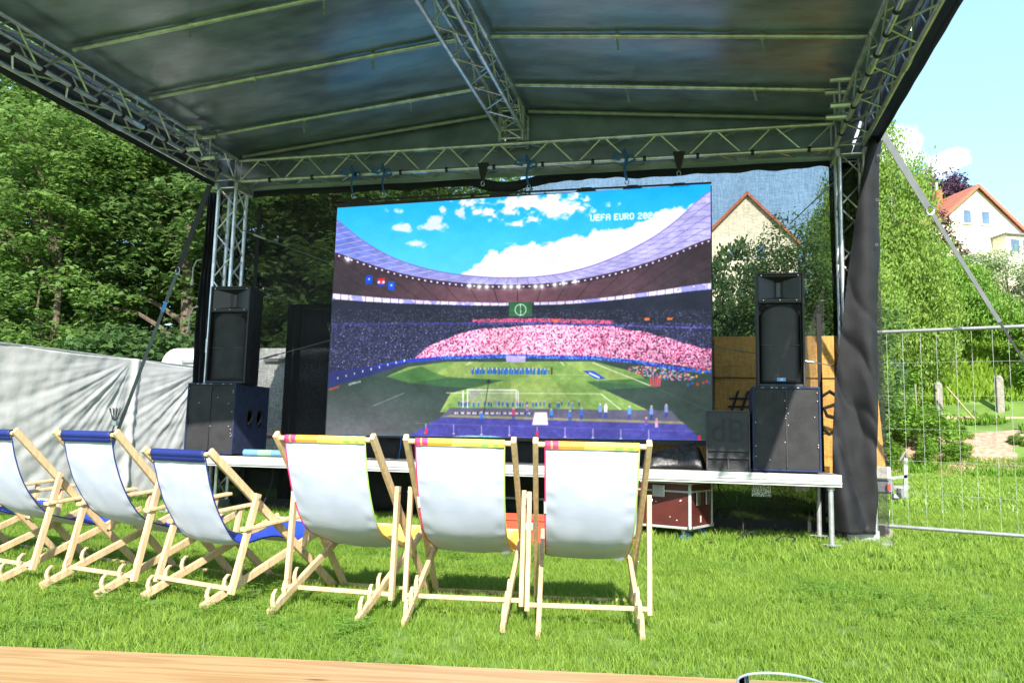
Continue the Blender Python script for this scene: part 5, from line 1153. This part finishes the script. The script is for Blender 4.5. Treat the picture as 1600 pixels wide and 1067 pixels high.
def cable(lab, pts, r=.006):
    t = thing('cable', lab, 'cable', pts[0]); P = []
    for k in range(len(pts)-1):
        a = Vector(pts[max(k-1, 0)]); b = Vector(pts[k]); c = Vector(pts[k+1]); d = Vector(pts[min(k+2, len(pts)-1)])
        for s in range(5):
            q = s/5; P.append(.5*((2*b)+(c-a)*q+(2*a-5*b+4*c-d)*q*q+(3*b-a-3*c+d)*q**3))
    P.append(Vector(pts[-1])); m = MB(); m.path(P, r, 6); obj('cord', m, STRAPB, t, True)
cable('black cable looping over the grass beside the right deck leg', [(.35, 8.75, .03), (.42, 8.95, .05), (.55, 9.05, .10), (.66, 8.9, .06), (.72, 8.75, .04), (.84, 8.85, .09), (.95, 8.8, .08), (.9, 8.65, .03), (1.02, 8.6, .03), (1.2, 8.55, .03)], .009)
cable('short black cable end in the grass beside the case castor', [(.02, 8.3, .02), (.12, 8.4, .045), (.25, 8.38, .02)], .009)
cable('black cable hanging under the deck right of the flight case', [(.2, 9.2, .7), (.22, 9.15, .5), (.42, 9.1, .32), (.45, 9.0, .1), (.4, 8.95, .02)], .008)
cable('black cable hanging under the left part of the deck', [(-5.1, 9.0, .7), (-5.12, 9.0, .4), (-5.2, 8.95, .15), (-5.3, 8.9, .02)], .008)
for x, lb in ((-3.62, 'blue cord hanging below the screen above the second fan chair'), (-3.5, 'second blue cord hanging below the screen'), (-1.2, 'blue cord hanging below the screen centre right'), (-1.03, 'blue strap end hanging below the screen centre right')):
    t = thing('blue_cord', lb, 'cord', (x, 9.4, 1.0)); m = MB(); m.path([(x, 9.43, 1.02), (x+.01, 9.40, .9), (x-.01, 9.40, .752)], .010, 5, .5); obj('cord', m, BLUES, t)
t = thing('backdrop_skirt', 'plain black cloth skirt hanging below the screen behind the deck', 'cloth', (-2.3, 9.6, 0)); rows = []
for j in range(10): rows.append([(-4.55+4.0*i/80, 9.62+.02*math.sin(i*.9)+.01*math.sin(i*.37), .1+1.1*j/9) for i in range(81)])
m = MB(); m.grid(rows); solid(obj('cloth', m, BLACKFAB, t, True), .003)

# ------------------------------------------------------------------ guy straps
def stra(label, P, parts):
    t = thing('tension_strap', label, 'strap', P[0], 0, 'tension straps at the roof corners'); A, B = Vector(P[0]), Vector(P[1])
    for (q0, q1, w, mt, nm) in parts:
        m = MB(); a, b = A.lerp(B, q0), A.lerp(B, q1); m.bar(a, b, w, .006, (1, .25, 0)); obj(nm, m, mt, t)
    return t, A, B
EL = (-8.86+.1, 10.82-.0, 0); 
s1, A, B = stra('long strap from the left roof corner down to the ground', ((-6.42, 9.2, 4.32), (-7.75, 9.05, 0)), [(0, .27, .07, STRAPB, 'webbing_sleeve'), (.275, .84, .045, STRAPG, 'webbing'), (.84, 1, .03, STRAPB, 'webbing_end')])
q = A.lerp(B, .272); m = MB(); m.path([q+Vector((.03*math.cos(a), 0, .05*math.sin(a))) for a in [i*.7 for i in range(10)]], .008, 5); obj('shackle', m, METAL, s1, True)
q = A.lerp(B, .37); m = MB(); m.bar(q, A.lerp(B, .40), .048, .009, (1, .25, 0)); obj('label_patch', m, pm('patch_blue', (.05, .25, .6), .6), s1)
q = A.lerp(B, .835); m = MB(); m.bar(q, A.lerp(B, .885), .09, .06, (1, 0, 0)); m.bar(A.lerp(B, .86), A.lerp(B, .92)+Vector((-.06, 0, 0)), .05, .03); obj('ratchet', m, STRAPB, s1)
t = thing('strap_bundle', 'looped grey strap end tied to the left tension strap', 'strap', tuple(A.lerp(B, .76))); m = MB(); q = A.lerp(B, .745)+Vector((-.05, -.04, 0))
for k in range(4):
    dx = -.10+.05*k; m.path([q+Vector((0, 0, 0)), q+Vector((dx*.7, 0, .12)), q+Vector((dx*1.1, 0, .2)), q+Vector((dx*1.1+.03, -.01, .19)), q+Vector((dx*.5, 0, .05))], .012, 5, .5)
m.path([q, q+Vector((-.04, 0, -.12)), q+Vector((-.12, 0, -.22)), q+Vector((-.03, 0, -.24))], .03, 5, .3); m.path([q+Vector((0, 0, -.1)), q+Vector((-.10, 0, -.28)), q+Vector((-.2, 0, -.36)), q+Vector((-.06, 0, -.38))], .03, 5, .3); obj('loops', m, STRAPG, t, True)
m = MB(); m.box(q.x-.035, q.x+.035, q.y-.03, q.y+.03, q.z-.03, q.z+.03, .008); obj('tie', m, WHITE, t)
s2, A, B = stra('long strap from the right roof corner down past the fence', ((2.0, 9.3, 4.56), (4.3, 9.3, .0)), [(0, .20, .085, STRAPG, 'webbing_sleeve'), (.215, .48, .05, STRAPG, 'webbing'), (.48, 1, .028, STRAPB, 'webbing_end')])
q = A.lerp(B, .207); m = MB(); m.path([q+Vector((.04*math.cos(a), 0, .05*math.sin(a))) for a in [i*.7 for i in range(10)]], .009, 5); obj('shackle', m, METAL, s2, True)

# ------------------------------------------------------------------ mobile fence right
mf = thing('mobile_fence', 'galvanised wire mesh site fence to the right of the curtain', 'fence', (3.4, 10.1, 0))
fa, fb = Vector((1.98, 10.11, 0)), Vector((5.25, 8.80, 0)); ln = (fb-fa)
def fp(s, z): return fa+ln*s+Vector((0, 0, z))
m = MB(); m.tube(fp(0, 2.38), fp(1, 2.33), .021, 10); obj('top_rail', m, PALE, mf, True)
m = MB(); m.tube(fp(0, .14), fp(1, .14), .021, 10); obj('bottom_rail', m, PALE, mf, True)
for s in (.0, 1.0): m = MB(); m.tube(fp(s, 0), fp(s, 2.40-.05*s), .021, 10); obj('post', m, PALE, mf, True)
for i in range(1, 20): m = MB(); s = i/20+.004*math.sin(i*3); m.tube(fp(s, .14), fp(s+.001, 2.38-.05*s), .0019, 4); obj('wire', m, PALE, mf)
for z in (.5, .86, 1.22, 1.60, 1.98): m = MB(); m.tube(fp(0, z+.03), fp(1, z-.02), .0019, 4); obj('wire', m, PALE, mf)
for s in (0, 1): p = fp(s, 0); m = MB(); m.box(p.x-.11, p.x+.11, p.y-.34, p.y+.34, 0, .13, .02); obj('foot_block', m, CONC, mf)

# ------------------------------------------------------------------ deck chairs
def chair(label, x, y, rz, kind, zt=.985, back=0.0, arms=False, group='deck chairs facing the screen', cprop=None, foot=1.0):
    t = thing('deck_chair', label, 'deck chair', (x, y, 0), rz, group)
    A0, A1 = (0+back, zt), (foot, .01)                   # long rail (y,z)
    B0, B1 = (-.04, .03), (1.0, .43)                     # seat rail
    def P(a, b, q): return (a[0]+(b[0]-a[0])*q, a[1]+(b[1]-a[1])*q)
    T0 = P(A0, A1, .30); C1 = cprop or (.26, .09)
    wa, wb, wc = .295, .262, .330
    ang = math.atan2(A1[1]-A0[1], A1[0]-A0[0]); ext = .03
    a_top = (A0[0]-ext*math.cos(ang), A0[1]-ext*math.sin(ang))
    for s in (-1, 1):
        m = MB(); m.bar((s*wa, a_top[0], a_top[1]), (s*wa, *A1), .028, .046, (1, 0, 0), .004); r_ = obj('back_rail', m, PINE, t, local=True)
        m = MB(); m.bar((s*wb, *B0), (s*wb, *B1), .026, .046, (1, 0, 0), .004); sr = obj('seat_rail', m, PINE, t, local=True)
        # curved hooks on the rear of the seat rail
        bd = Vector((0, B1[0]-B0[0], B1[1]-B0[1])).normalized(); up = Vector((0, -bd.z, bd.y))
        for q in (.05, .16, .27):
            o = Vector((s*wb, *P(B0, B1, q)))+up*.012
            m = MB(); pts = [o, o+up*.035-bd*.006, o+up*.062+bd*.012, o+up*.074+bd*.036, o+up*.068+bd*.052]; m.path(pts, [.017, .013, .011, .009, .005], 6); obj('hook', m, PINE, sr, True, local=True)
        m = MB(); m.bar((s*wc, T0[0], T0[1]+.03), (s*wc, *C1), .026, .042, (1, 0, 0), .004); obj('prop_rail', m, PINE, t, local=True)
        if arms:
            az = T0[1]-.16; ay = T0[0]+(C1[0]-T0[0])*.16/(T0[1]-C1[1])
            m = MB(); m.bar((s*wc, ay-.05, az-.01), (s*wc, ay+.62, az+.06), .055, .022, (1, 0, 0), .005); ar = obj('armrest', m, PINE, t, local=True)
            m = MB(); m.bar((s*wc, ay+.50, az+.03), (s*(wc-.01), ay+.46, .30), .03, .03, (1, 0, 0), .003); obj('arm_post', m, PINE, t, local=True)
        for (yy, zz, xx) in ((T0[0], T0[1], wc+.014), (*P(A0, A1, .70), wa+.015)):
            m = MB(); m.lathe([(.009, 0), (.009, .003), (.003, .005)], (0, 0, 0), 8); m.v = [(s*(xx+c), yy+a, zz+b) for a, b, c in m.v]; obj('bolt', m, METAL, t, True, local=True)
    m = MB(); m.tube((-wa-.0, A0[0], A0[1]), (wa, A0[0], A0[1]), .015, 10); obj('top_bar', m, PINE, t, True, local=True)
    m = MB(); m.bar((-wb, *P(B0, B1, .97)), (wb, *P(B0, B1, .97)), .03, .03, (0, 1, 0), .003); obj('front_bar', m, PINE, t, local=True)
    m = MB(); m.bar((-wc-.0, C1[0], C1[1]+.03), (wc, C1[0], C1[1]+.03), .028, .024, (0, 1, 0), .004); obj('prop_bar', m, PINE, t, local=True)
    m = MB(); m.bar((-wa, *P(A0, A1, .985)), (wa, *P(A0, A1, .985)), .022, .022, (0, 1, 0), .003); obj('foot_bar', m, PINE, t, local=True)
    # sling
    F = P(B0, B1, .97); K = [(A0[0]-.004, A0[1]-.012), (A0[0]+.055, A0[1]-.20), (A0[0]+.15, A0[1]-.38), (A0[0]+.29, A0[1]-.525), (.52+back*.5, .375), (.70, .33), (.86, .355), (F[0], F[1]+.012)]
    K = [(Vector((0, a, b))) for a, b in K]; C = []
    for i in range(len(K)-1):
        a, b, c, d = K[max(i-1, 0)], K[i], K[i+1], K[min(i+2, len(K)-1)]
        for s in range(9): q = s/9; C.append(.5*((2*b)+(c-a)*q+(2*a-5*b+4*c-d)*q*q+(3*b-a-3*c+d)*q**3))
    C.append(K[-1]); sw = .235 if kind == 'blue' else .245; NX = 30; up_rows = []; dn_rows = []; seed = x*7
    for i, c in enumerate(C):
        tdir = (C[min(i+1, len(C)-1)]-C[max(i-1, 0)]).normalized(); n = Vector((0, -tdir.z, tdir.y)); 
        if n.z < 0 and i > len(C)*.5: n = -n
        v = i/(len(C)-1)
        dr, er = [], []
        nn = Vector((0, -tdir.z*1, tdir.y*1)); nn = nn if nn.y > 0 or nn.z > 0 else -nn     # towards sitter
        nn = Vector((0, abs(tdir.z), tdir.y)).normalized() if tdir.z < 0 else Vector((0, -tdir.z, tdir.y)).normalized()
        for k in range(NX+1):
            u = k/NX*2-1; e = 1-u*u; pk = math.exp(-((1-abs(u)-.12)/.09)**2)
            wv = .0045*math.sin(i*1.15+(1 if u > 0 else 0)+seed+1.5*math.sin(i*.31+seed)+abs(u)*3)*pk+.004*mnoise.noise(Vector((u*3, v*6, seed)))
            pull = .0015*math.sin(i*.5+seed)*pk*math.sin(math.pi*v)
            narrow = 1-.03*math.sin(math.pi*v)
            p = c-nn*(.020*e*math.sin(math.pi*v))+nn*wv+Vector((u*sw*narrow-(pull if u > 0 else -pull)*.4, 0, 0))
            dr.append(tuple(p-nn*.0012)); er.append(tuple(p+nn*.0012))
        dn_rows.append(dr); up_rows.append(er)
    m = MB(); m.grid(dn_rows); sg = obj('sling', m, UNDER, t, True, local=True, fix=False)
    m = MB(); m.grid(up_rows); obj('sling_lining', m, BLUEC if kind == 'blue' else PRINTF, sg, True, local=True, fix=False)
    for s, kk in ((-1, 0), (1, NX)):
        L_ = [dn_rows[i][kk] for i in range(len(C))]
        if kind == 'blue': m = MB(); m.path(L_, .0042, 6); obj('piping', m, NAVYP, sg, True, local=True)
        elif s == -1: m = MB(); m.path(L_, .0038, 6); obj('piping', m, PMAG, sg, True, local=True)
        else:
            h = 24; m = MB(); m.path(L_[:h+1], .0038, 6); obj('piping', m, PGRN, sg, True, local=True); m = MB(); m.path(L_[h:], .0038, 6); obj('piping', m, PORA, sg, True, local=True)
    # loop over the top bar
    rr_ = .024 if kind == 'blue' else .0195; zz = A0[1]; lp = MB(); n = 14
    ring = [(-rr_*math.cos(a)*1.0, rr_*math.sin(a)) for a in [R(-60)+R(300)*i/(n-1) for i in range(n)]]
    ring = [(-rr_*.5, -.045 if kind == 'blue' else -.022)]+ring
    lp.grid([[(u*sw, A0[0]+q[0], zz+q[1]) for u in [-1+2*i/20 for i in range(21)]] for q in ring]); o = obj('sling_loop', lp, NAVYP if kind == 'blue' else PRINT, sg, True, local=True); solid(o, .002)
    if kind != 'blue':
        m = MB(); c = dn_rows[41][NX-1]; d = dn_rows[40][NX-3]; m.add([Vector(c)+Vector((-.05, -.006, -.005)), Vector(c)+Vector((0, -.006, .004)), Vector(c)+Vector((-.003, -.01, -.014)), Vector(c)+Vector((-.052, -.01, -.022))], [(0, 1, 2, 3)]); solid(obj('care_label', m, TAG, sg, local=True), .001)
        c = dn_rows[14][0]; m = MB(); c = Vector(c); e = Vector(dn_rows[17][0]); m.bar(c, e, .013, .013); obj('side_label', m, TAG, sg, local=True)
    return t
chair('white backed deck chair with rainbow top bar nearest the flight case', -.545, 4.18, R(10), 'fan')
chair('white backed rainbow topped deck chair in the middle of three', -1.265, 4.18, R(7), 'fan')
chair('white backed rainbow topped deck chair next to the blue ones', -2.04, 4.14, R(-1), 'fan', foot=.97)
chair('blue topped deck chair leaning lowest in front of left subwoofer', -2.96, 4.22, R(-17), 'blue', .88, -.06, True, cprop=(.10, .09))
chair('blue topped deck chair standing before the tarpaulin seam', -3.74, 4.30, R(-14), 'blue', .975, 0, True, cprop=(.16, .09))
chair('blue topped deck chair cut by the left photo edge', -4.60, 4.42, R(-14), 'blue', .97, 0, True, cprop=(.16, .09))
chair('blue topped deck chair almost wholly outside the left edge', -5.62, 4.75, R(-12), 'blue', .985, 0, True, cprop=(.16, .09))

# ------------------------------------------------------------------ table and glass in front
def wood():
    m, nt, o = newmat('table_pine_varnished'); N = nt.nodes; L = nt.links
    tc = N.new('ShaderNodeTexCoord'); mp = N.new('ShaderNodeMapping'); mp.inputs['Scale'].default_value = (.8, 14, 9); L.new(tc.outputs['Object'], mp.inputs[0])
    nz = N.new('ShaderNodeTexNoise'); nz.inputs['Scale'].default_value = 2.6; nz.inputs['Detail'].default_value = 5; nz.inputs['Distortion'].default_value = .8; L.new(mp.outputs[0], nz.inputs['Vector'])
    wv = N.new('ShaderNodeMath'); wv.operation = 'SINE'; ml = N.new('ShaderNodeMath'); ml.operation = 'MULTIPLY'; ml.inputs[1].default_value = 26; L.new(nz.outputs['Fac'], ml.inputs[0]); L.new(ml.outputs[0], wv.inputs[0])
    r = N.new('ShaderNodeValToRGB'); r.color_ramp.elements[0].position = 0; r.color_ramp.elements[1].position = 1; r.color_ramp.elements[0].color = (.42, .235, .10, 1); r.color_ramp.elements[1].color = (.54, .325, .155, 1)
    mr = N.new('ShaderNodeMapRange'); mr.inputs['From Min'].default_value = -1; L.new(wv.outputs[0], mr.inputs[0]); L.new(mr.outputs[0], r.inputs[0])
    vo = N.new('ShaderNodeTexVoronoi'); mp2 = N.new('ShaderNodeMapping'); mp2.inputs['Scale'].default_value = (2.6, 9, 1); L.new(tc.outputs['Object'], mp2.inputs[0]); vo.inputs['Scale'].default_value = 1.6; L.new(mp2.outputs[0], vo.inputs['Vector'])
    kr = N.new('ShaderNodeValToRGB'); kr.color_ramp.elements[0].position = .03; kr.color_ramp.elements[1].position = .10; kr.color_ramp.elements[0].color = (.9, .9, .9, 1); kr.color_ramp.elements[1].color = (0, 0, 0, 1); L.new(vo.outputs['Distance'], kr.inputs[0])
    mx = N.new('ShaderNodeMixRGB'); mx.inputs[2].default_value = (.18, .075, .025, 1); L.new(kr.outputs[0], mx.inputs[0]); L.new(r.outputs[0], mx.inputs[1])
    b = N.new('ShaderNodeBsdfPrincipled'); b.inputs['Roughness'].default_value = .35; L.new(mx.outputs[0], b.inputs['Base Color']); L.new(b.outputs[0], o.inputs[0]); return m
tb = thing('beer_table', 'varnished pine beer table crossing the bottom of the photo', 'table', (-.3, .85, 0), R(9.2)); tw = wood()
def tl(x, y): return (x, y)
# far edge passes (-1.08,1.09) and (.18,1.29) at z .66
m = MB(); m.box(-1.5, .82, .12, .365, .632, .66, .004); obj('tabletop_board', m, tw, tb, local=True)
m = MB(); m.box(-1.5, .82, -.135, .116, .632, .66, .004); obj('tabletop_board', m, tw, tb, local=True)
m = MB(); m.box(-1.45, .77, -.09, -.06, .59, .631); m.box(-1.45, .77, .30, .33, .59, .631); obj('apron', m, tw, tb, local=True)
for x in (-1.25, .60):
    for y in (-.06, .30): m = MB(); m.bar((x, y, .0), (x, y, .589), .03, .03, (1, 0, 0)); obj('leg', m, GREENF, tb, local=True)
gl = thing('drinking_glass', 'rim of an empty clear glass standing on the table', 'glass', (.072, .775, .661)); 
m = MB(); m.lathe([(.001, 0), (.028, 0), (.030, .004), (.0398, .1295)], (0, 0, 0), 48); m.f.pop(); obj('bowl', m, thin_glass('clear_glass'), gl, True, local=True)
m = MB(); m.path([(.0396*math.cos(a), .0396*math.sin(a), .1298) for a in [2*math.pi*i/48 for i in range(49)]], .0012, 6); obj('rim', m, pm('glass_rim_grey', (.30, .34, .37), .12, spec=1.0), gl, True, local=True)
print('braces', IND[0])
SC.render.engine = 'CYCLES'
